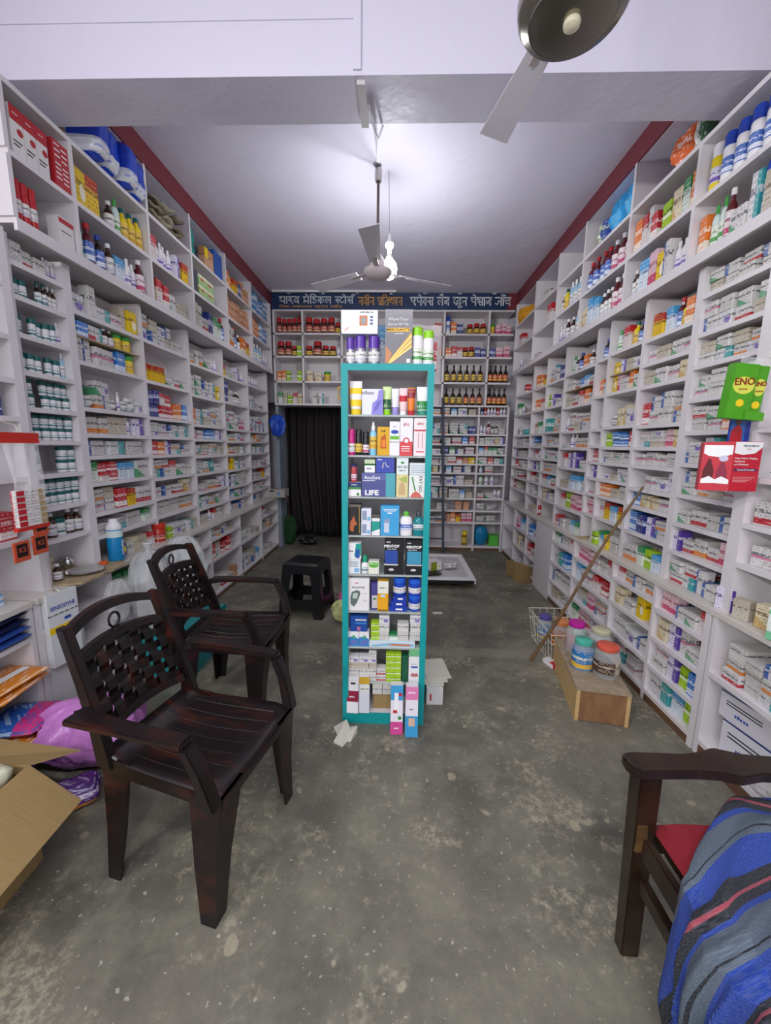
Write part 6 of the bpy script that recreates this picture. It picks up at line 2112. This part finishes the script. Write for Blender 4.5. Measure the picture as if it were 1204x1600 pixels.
# ------------------------------------------------------------------ back of the shop
# sign with hand-painted Devanagari
sign = empty('sign_board', (-.10, YB - .012, 3.048))
tag(sign, 'long navy blue board with white and orange Devanagari lettering', 'sign')
obj('board', MB().box(-1.50, 1.40, 0, .011, 0, .188), plain('sign_navy', '#1c3358', .45, var=.15, vscale=3), sign)
G = {
    'य': (.78, [[(.08, .92), (.28, .8), (.12, .6), (.1, .45), (.3, .32), (.66, .36)], [(.66, 0), (.66, 1)]]),
    'ा': (.30, [[(.15, 0), (.15, 1)]]),
    'द': (.62, [[(.34, 1), (.34, .8), (.12, .68), (.08, .45), (.3, .33), (.44, .46), (.30, .56)], [(.3, .33), (.42, .2), (.55, 0)]]),
    'व': (.74, [[(.62, 0), (.62, 1)], [(.62, .62), (.35, .70), (.12, .5), (.15, .28), (.4, .2), (.62, .42)]]),
    'म': (.76, [[(.64, 0), (.64, 1)], [(.16, 1), (.16, .34), (.64, .36)], [(.16, .34), (.05, .25), (.12, .13), (.26, .24)]]),
    'े': (0, [[(-.14, 1.02), (-.22, 1.25), (-.46, 1.38)]]),
    'ै': (0, [[(-.14, 1.02), (-.22, 1.25), (-.46, 1.38)], [(-.14, 1.02), (-.08, 1.25), (-.20, 1.48)]]),
    'ड': (.62, [[(.34, 1), (.34, .85), (.12, .78), (.12, .60), (.42, .55), (.52, .38), (.44, .18), (.24, .08), (.08, .2)]]),
    'ि': (.32, [[(.16, 0), (.16, 1)], [(.16, 1), (.12, 1.22), (.36, 1.42), (.66, 1.32), (.82, 1.02)]]),
    'ी': (.32, [[(.14, 0), (.14, 1)], [(.14, 1), (.18, 1.25), (-.04, 1.42), (-.3, 1.3), (-.36, 1.02)]]),
    'क': (.90, [[(.44, 0), (.44, 1)], [(.44, .65), (.22, .70), (.08, .48), (.22, .28), (.44, .45)], [(.44, .62), (.68, .66), (.80, .48), (.72, .25), (.62, .18)]]),
    'ल': (.80, [[(.68, 0), (.68, 1)], [(.68, .55), (.52, .58), (.42, .38), (.38, .62), (.22, .70), (.08, .5), (.16, .25), (.28, .12)]]),
    'स': (.78, [[(.66, 0), (.66, 1)], [(.28, 1), (.34, .8), (.28, .6), (.08, .54)], [(.08, .54), (.34, .3), (.44, .05)], [(.26, .5), (.66, .5)]]),
    'S': (.50, [[(.26, 1), (.32, .8), (.26, .6), (.08, .54)], [(.08, .54), (.30, .3), (.38, .05)], [(.26, .5), (.50, .5)]]),
    'ट': (.60, [[(.34, 1), (.34, .85), (.14, .7), (.08, .4), (.25, .14), (.5, .18), (.54, .34)]]),
    'ो': (.30, [[(.15, 0), (.15, 1)], [(.15, 1.02), (.06, 1.25), (-.18, 1.38)]]),
    'R': (0, [[(-.10, 1.05), (-.18, 1.25), (-.02, 1.42), (.14, 1.28), (.06, 1.16)]]),
    'न': (.74, [[(.62, 0), (.62, 1)], [(.62, .52), (.14, .52), (.10, .38), (.22, .32), (.28, .46)]]),
    'प': (.74, [[(.62, 0), (.62, 1)], [(.14, 1), (.14, .58), (.3, .42), (.62, .50)]]),
    'Q': (.74, [[(.62, 0), (.62, 1)], [(.14, 1), (.14, .58), (.3, .42), (.62, .50)], [(.62, .36), (.30, .06)]]),
    'त': (.74, [[(.62, 0), (.62, 1)], [(.62, .6), (.32, .60), (.14, .42), (.2, .16), (.32, .04)]]),
    'X': (.46, [[(.12, 1), (.12, .58), (.28, .42), (.46, .48)], [(.12, .84), (.44, .62)], [(.46, .3), (.46, 1)]]),
    'ठ': (.62, [[(.32, 1), (.32, .74), (.10, .58), (.08, .32), (.3, .12), (.52, .26), (.52, .55), (.32, .74)]]),
    'ए': (.78, [[(.16, 1), (.16, .62), (.30, .48), (.48, .54)], [(.60, 1), (.60, .50), (.46, .34)], [(.46, .36), (.68, .02)]]),
    'K': (.66, [[(.44, 0), (.44, 1)], [(.44, .65), (.22, .70), (.08, .48), (.22, .28), (.44, .45)], [(.44, .58), (.66, .55)]]),
    'ब': (.74, [[(.62, 0), (.62, 1)], [(.62, .62), (.35, .70), (.12, .5), (.15, .28), (.4, .2), (.62, .42)], [(.22, .58), (.52, .34)]]),
    'ख': (1.05, [[(.12, 1), (.24, .82), (.14, .62), (.10, .50)], [(.10, .50), (.30, .22), (.48, .10)], [(.94, 0), (.94, 1)], [(.94, .62), (.70, .70), (.50, .5), (.52, .28), (.72, .2), (.94, .42)]]),
    'ू': (0, [[(-.12, 0), (-.36, -.10), (-.30, -.30), (-.06, -.28), (.10, -.14)]]),
    'श': (.84, [[(.72, 0), (.72, 1)], [(.08, .78), (.24, .92), (.40, .78), (.22, .55), (.10, .50)], [(.14, .52), (.34, .3), (.48, .06)], [(.30, .46), (.72, .5)]]),
    'ज': (.88, [[(.76, 0), (.76, 1)], [(.76, .56), (.36, .56), (.44, .34), (.26, .12), (.06, .26)]]),
    'ॉ': (.30, [[(.15, 0), (.15, 1)], [(-.10, 1.34), (.02, 1.14), (.22, 1.14), (.32, 1.34)], [(.09, 1.36), (.13, 1.42)]]),
    'च': (.78, [[(.66, 0), (.66, 1)], [(.04, .68), (.66, .68)], [(.18, .68), (.12, .42), (.3, .24), (.55, .3), (.66, .52)]]),
    'अ': (.95, [[(.82, 0), (.82, 1)], [(.12, .82), (.32, .9), (.40, .72), (.24, .56), (.42, .40), (.30, .14), (.08, .2)], [(.34, .52), (.82, .52)]]),
    'र': (.52, [[(.28, 1), (.36, .8), (.28, .58), (.10, .52)], [(.10, .52), (.44, .04)]]),
}


def devanagari(s, x0, width, z, size, mat, name, parent, th=.15):
    tot = sum(.45 if c == ' ' else G[c][0] for c in s)
    kx = width / tot
    m = MB()
    pen = 0
    start = 0

    def stroke(pts):
        for a, b in zip(pts, pts[1:]):
            ax, az, bx_, bz_ = a[0] * kx, a[1] * size, b[0] * kx, b[1] * size
            d = Vector((bx_ - ax, bz_ - az))
            if d.length < 1e-6:
                continue
            d.normalize()
            n_ = Vector((-d.y, d.x)) * th * size / 2
            e_ = d * th * size * .35
            q = [(x0 + ax - e_.x + n_.x, z + az - e_.y + n_.y), (x0 + bx_ + e_.x + n_.x, z + bz_ + e_.y + n_.y), (x0 + bx_ + e_.x - n_.x, z + bz_ + e_.y - n_.y), (x0 + ax - e_.x - n_.x, z + az - e_.y - n_.y)]
            m.prism(q, -.0016, 0)
    for c in s + ' ':
        if c == ' ':
            if pen > start:
                stroke([(start, 1), (pen, 1)])
            pen += .45
            start = pen
            continue
        w, st_ = G[c]
        for s_ in st_:
            stroke([(pen + a, b) for a, b in s_])
        pen += w
    o = obj(name, m, mat, parent, fix=False)
    return o


SY = plain('sign_white', '#e2e6ea', .5)
SO = plain('sign_orange', '#d8a24a', .5)
devanagari('यादव मेिडकल SटोसR', -1.405, .92, .068, .074, SY, 'lettering', sign)
devanagari('नवीन QितXठान', -.425, .545, .050, .086, SO, 'lettering', sign, .13)
devanagari('एपेKस लैब खून पेशाब जॉच', .215, 1.225, .050, .088, SY, 'lettering', sign)
devanagari('िजला असपताल पडरान नवीन', -1.405, .78, .016, .024, SO, 'lettering', sign, .17)
for k in range(7):
    obj('chipped_paint', MB().box(U(-1.4, 1.3), 0, -.0012, 0, .176, .188).mesh('x') and MB().prism([(U(-.02, .0) + (-1.3 + .42 * k), .187), (-1.25 + .42 * k, .187), (-1.28 + .42 * k, .187 - U(.006, .018))], -.0012, 0), SY, sign)
tag(obj('conduit', MB().box(-1.57, -.06, 5.16, 5.185, H - .018, H), WHITE), 'white wiring conduit along the ceiling above the sign', 'conduit')

# curtain in the doorway
CURT = plain('curtain_cloth', '#2b2523', .8, var=.2, vscale=4)


def curtain(u, v):
    x = -1.62 + .90 * u
    sway = .05 * v * v * math.sin(u * 3)
    y = 5.78 + .035 * math.sin(u * 46 + .9 * math.sin(v * 4)) * (.5 + .7 * v) + .015 * math.sin(u * 21 + v * 3)
    return (x + sway + .02 * math.sin(v * 5 + u * 9) * v, y, 1.985 - 1.90 * v + .03 * v * math.sin(u * 7))


cu_ = empty('door_curtain', (-1.17, 5.78, .05))
tag(cu_, 'dark brown pleated curtain hanging in the back doorway', 'curtain')
co_ = obj('cloth', MB().grid(curtain, 130, 30), CURT, cu_, (1.17, -5.78, -.05), smooth=True, fix=False)
solid(co_, .003)
obj('rod', MB().tube([(-1.90 + 1.17, 0, 1.915), (-.70 + 1.17, 0, 1.915)], .010, 10), METAL, cu_, smooth=True)
struct('door_1', MB().box(-1.605, -1.565, 5.27, 5.54, 0, 1.88), plain('door_frame_grey', '#8a93a0', .5))

# ladder
ld = empty('ladder', (.50, 5.06, 0))
tag(ld, 'slim blue-grey metal ladder leaning on the back shelving', 'ladder')
LADM = plain('ladder_paint', '#565f70', .4, .3)
for s in (-.115, .115):
    obj('rail', MB().beam((s, .0, .0), (s - .06, .16, 2.0), .022, .03), LADM, ld)
for k in range(7):
    t = .1 + .13 * k
    obj('rung', MB().beam((-.115 - .06 * t, .16 * t, 2.0 * t), (.115 - .06 * t, .16 * t, 2.0 * t), .02, .02), LADM, ld)

# low white panel on the floor, with packets
pn = empty('floor_panel', (.50, 4.22, 0))
tag(pn, 'low white framed door panel lying on the floor behind the cabinet', 'panel')
W0, D0, zt = .29, .46, .11
obj('slab', MB().box(-W0, W0, -D0, D0, .06, .095), GREYW, pn)
for nm, m in (('frame', MB().box(-W0, W0, -D0, -D0 + .07, .095, zt)), ('frame', MB().box(-W0, W0, D0 - .07, D0, .095, zt)), ('frame', MB().box(-W0, -W0 + .06, -D0 + .07, D0 - .07, .095, zt)), ('frame', MB().box(W0 - .06, W0, -D0 + .07, D0 - .07, .095, zt))):
    obj(nm, m, WHITE, pn, bevel=.003)
obj('edge_strip', MB().box(-W0, W0 - .02, -D0 - .006, -D0, .062, .094), BLACK, pn)
for i, (a, b) in enumerate(((-.24, -.3), (.24, -.3), (-.24, .36), (.24, .36))):
    obj('foot', MB().box(a - .025, a + .025, b - .025, b + .025, 0, .06), PLY, pn)
o = fbox('leaf_packet', 'olive green and white carton tilted on the low white panel', 'carton', .42, 3.98, .1245, .13, .12, .09, WHITE, .5)
panel(o, .0, .55, 0, 1, M('olive', '#8a9a1e', .4)); disc(o, .78, .4, .01, INKY)
tag(obj('leaf_packet', MB().box(-.09, .09, -.05, .05, 0, .012), BLACK, None, (.36, 3.86, .1245), .3), 'flat black packet on the low white panel', 'packet')
put_pouch(POUCHW, (.58, 4.1, .1105), .4, (.16, .12, .06), 'crumpled white film on the low white panel', None, 'plastic_film', 'film', 1)
tag(obj('paper_slip', MB().box(-.04, .04, -.02, .02, 0, .002), PAPER, None, (.36, 3.19, .0005), .1), 'small white paper slip on the bare floor', 'paper')

# low back-wall things
sack('rice_bag', 'bright blue tied packet standing at the back plinth', 'bag', (1.15, 5.34, .0655), .09, .08, .27, plain('bag_blue', '#1f7fb0', .3, var=.2), 4.2, crease=.6)
cr2 = fbox('green_tub', 'bright green square tub at the back corner', 'tub', 1.315, 5.28, .0655, .12, .12, .15, plain('tub_green', '#5cc048', .35))
panel(cr2, -.02, 1.02, .90, 1.0, plain('tub_rim', '#4fb03e', .35), 'rim', .004)
put_bottle('Q', (.93, 5.33, .0655), 0, 'tall amber oil bottle low on the back shelving', None, .075, .19, (plain('oil_amber', '#8a6a18', .2), LY, YELCAP))
# things by the doorway
sack('carrier_bag', 'royal blue polythene bag hanging at the doorway corner', 'bag', (-1.545, 5.15, 1.49), .085, .05, .27, plain('bag_royal', '#1f4fc0', .35), 8.8, crease=2.6)
tag(obj('bag_hook', MB().tube([(-1.69, 5.205, 1.80), (-1.58, 5.17, 1.80), (-1.545, 5.15, 1.74)], .005, 6), METAL), 'metal hook carrying the royal blue bag', 'hook')
o = fbox('inverter_unit', 'grey power unit box with round blue button at the worktop end', 'power unit', -1.575, 5.13, .7005, .20, .20, .10, plain('unit_grey', '#b4b0a8', .5))
disc(o, .62, .5, .022, plain('unit_blue', '#5a94d8', .4)); panel(o, 0, .3, .72, .92, INK)
obj('cable', MB().tube([(.10, -.02, .03), (.13, -.05, -.05), (.14, -.04, -.2), (.10, 0, -.34)], .005, 6), plain('cable_red', '#6a3a34', .5), o)
gt_ = sack('grain_sack', 'dark green mesh sack in the corner by the doorway', 'sack', (-1.50, 5.42, 0), .085, .08, .42, plain('sack_green', '#1d4a28', .7, var=.4, vscale=40), 5.5, crease=1.4)
sack('shoe_bundle', 'small black crumpled bundle on the floor by the curtain', 'bundle', (-1.24, 5.42, 0), .10, .075, .11, BLACK, 7.1, crease=2.0)
sack('cloth_heap', 'pink cloth heap on the floor behind the teal cabinet', 'cloth', (-.33, 3.30, 0), .15, .12, .14, plain('cloth_pink', '#c86a9a', .7), 2.9, crease=1.6)
sack('carrier_bag', 'pale yellow bag slumped on the floor behind the teal cabinet', 'bag', (-.36, 2.98, 0), .13, .10, .19, plain('bag_yellow', '#c9cc8e', .5), 9.9, crease=1.3)
o = fbox('brown_carton', 'small torn brown carton behind the teal cabinet', 'carton', -.47, 3.86, 0, .14, .12, .26, KRAFT, .3)
for k, (x, y, w, h) in enumerate(((1.335, 4.04, .12, .16), (1.31, 4.24, .12, .12))):
    bx_ = fbox('brown_carton', ('farther' if k else 'nearer') + ' open brown carton on the floor by the blind panel', 'carton', x - .06, y - .02, 0.0, w, .14, h, KRAFT, R(-60))
    obj('flap', MB().box(-w / 2, w / 2, -.07, -.066, h, h + .05), KRAFT, bx_)

# ------------------------------------------------------------------ ceiling fittings
def lathe_part(nm, prof, mat, par, seg=24, **k):
    return obj(nm, MB().lathe(prof, seg), mat, par, smooth=True, **k)


FANW = plain('fan_enamel', '#cfc4c6', .35)
FANB = plain('fan_blade', '#e4e1ea', .4)
fan = empty('ceiling_fan', (-.165, 3.0, 2.535))
tag(fan, 'pale ceiling fan on a long down-rod beside the lit bulb', 'ceiling fan')
lathe_part('motor', [(.0, 0), (.05, .004), (.085, .022), (.100, .045), (.100, .058), (.088, .066), (.055, .072), (.0, .074)], FANW, fan)
lathe_part('hub_cap', [(.056, .072), (.058, .10), (.040, .135), (.022, .165), (.0, .17)], FANW, fan)
lathe_part('down_rod', [(.009, .16), (.009, .63)], plain('rod_brown', '#6f5856', .4), fan, 10)
lathe_part('hook_clamp', [(.02, .61), (.024, .63), (.024, .68), (.016, .705)], METAL, fan, 10)


def blades(par, z, r0, r1, angs, mat):
    for a in angs:
        m = MB()
        n = 8
        vs = []
        for i in range(n + 1):
            r = r0 + (r1 - r0) * i / n
            w = .036 + .024 * (i / n)
            tw = .012
            for d, zz in ((-w, -tw), (w, tw)):
                vs += [(r, d, z + zz), (r, d, z + zz + .003)]
        fs = []
        for i in range(n):
            b = i * 4
            fs += [(b, b + 4, b + 6, b + 2), (b + 1, b + 3, b + 7, b + 5), (b, b + 1, b + 5, b + 4), (b + 2, b + 6, b + 7, b + 3)]
        fs += [(0, 2, 3, 1), (n * 4, n * 4 + 1, n * 4 + 3, n * 4 + 2)]
        o = obj('blade', m.add(vs, fs), mat, par)
        o.rotation_euler = (0, 0, R(a))
        i_ = obj('blade_iron', MB().box(.07, r0 + .06, -.018, .018, z - .004, z), FANW, par)
        i_.rotation_euler = (0, 0, R(a))


blades(fan, .055, .16, .58, (28, 148, 268), FANB)
fan2 = empty('ceiling_fan', (.472, 1.36, 2.585))
tag(fan2, 'polished grey ceiling fan overhead with cream centre cap', 'ceiling fan')
FM = plain('fan_pewter', '#8f8b80', .22, .85, var=.04)
lathe_part('motor', [(.0, .010), (.09, .008), (.115, .012), (.118, .016), (.138, .022), (.150, .040), (.153, .065), (.14, .09), (.10, .11), (0, .115)], FM, fan2, 40)
lathe_part('rim', [(.116, .0135), (.1165, .0120), (.1175, .0120), (.119, .0155)], CHROME, fan2, 40)
cc = obj('centre_cap', MB().lathe([(.0, -.012), (.012, -.011), (.022, -.004), (.024, .004), (.022, .011)], 20), plain('cream_cap', '#e2dcc0', .4), fan2, (.0, .0, 0), smooth=True)
lathe_part('down_rod', [(.010, .11), (.010, .655)], FM, fan2, 10)
blades(fan2, .085, .17, .56, (100, 220, 340), FANB)

bulb = empty('light_bulb', (-.087, 3.1, 2.576))
tag(bulb, 'glowing white bulb hanging on a wire beside the far fan', 'light bulb')
t = NT('bulb_glow')
t.n.remove(t.b)
em = t.new('ShaderNodeEmission')
em.inputs[0].default_value = (0.95, 0.97, 1.0, 1)
em.inputs[1].default_value = BULB_STRENGTH
t.l.new(em.outputs[0], t.n['Material Output'].inputs[0])
lathe_part('glass', [(.0, 0), (.03, .008), (.05, .035), (.056, .07), (.048, .105), (.028, .130)], t.mat, bulb)
lathe_part('bulb_neck', [(.029, .130), (.022, .150), (.016, .16)], WHITE, bulb)
lathe_part('lamp_holder', [(.015, .158), (.016, .20), (.030, .215), (.032, .235), (.014, .26), (.010, .30)], WHITE, bulb, 16)
obj('wire', MB().tube([(0, 0, .30), (-.004, -.02, .45), (-.01, -.06, .66)], .002, 6), CABLE, bulb)

tag(obj('conduit', MB().box(-.212, -.180, 1.890, 1.90, 2.91, H), CEIL), 'white vertical wiring conduit on the beam face', 'conduit')
tag(obj('conduit', MB().box(-1.68, -.212, 1.895, 1.90, 3.088, 3.106), CEIL), 'white horizontal wiring conduit along the beam face', 'conduit')
cdt = obj('conduit', MB().box(-.200, -.165, 1.92, 2.15, 2.878, 2.895), GREYW)
tag(cdt, 'short broken conduit under the beam with dangling wires', 'conduit')
for k, (dx, p) in enumerate(((0, [(-.15, 2.13, 2.893), (-.135, 2.15, 2.86), (-.12, 2.17, 2.85), (-.10, 2.165, 2.90)]), (1, [(-.16, 2.05, 2.89), (-.145, 2.10, 2.87), (-.13, 2.16, 2.855), (-.14, 2.4, 3.0), (-.16, 2.9, 3.2)]))):
    obj('wire', MB().tube(p, .005, 6), WHITE, cdt)
# tube fitting behind the photographer
tf = obj('tube_fitting', MB().box(-.62, .82, -.49, -.41, 3.04, 3.10), WHITE)
tag(tf, 'white tube light fitting on the ceiling near the entrance', 'tube light')
obj('bracket', MB().box(-.3, -.27, -.46, -.44, 3.10, H), WHITE, tf)
obj('bracket', MB().box(.47, .50, -.46, -.44, 3.10, H), WHITE, tf)

tag(obj('hanging_cable', MB().tube([(1.425, 1.72, 2.36), (1.405, 1.66, 2.33), (1.40, 1.655, 2.22), (1.41, 1.66, 2.08), (1.43, 1.68, 2.0), (1.45, 1.70, 2.02)], .006, 8), WHITE, smooth=True), 'loop of white cable hanging under the near loft edge', 'cable')

# ------------------------------------------------------------------ lettering becomes real mesh
bpy.context.view_layer.update()
dg = bpy.context.evaluated_depsgraph_get()
for o in [q for q in COL.objects if q.type == 'FONT']:
    me = bpy.data.meshes.new_from_object(o.evaluated_get(dg))
    nb = bpy.data.objects.new('lettering', me)
    COL.objects.link(nb)
    nb.parent = o.parent
    nb.location, nb.rotation_euler, nb.scale = o.location, o.rotation_euler, o.scale
    bpy.data.objects.remove(o)
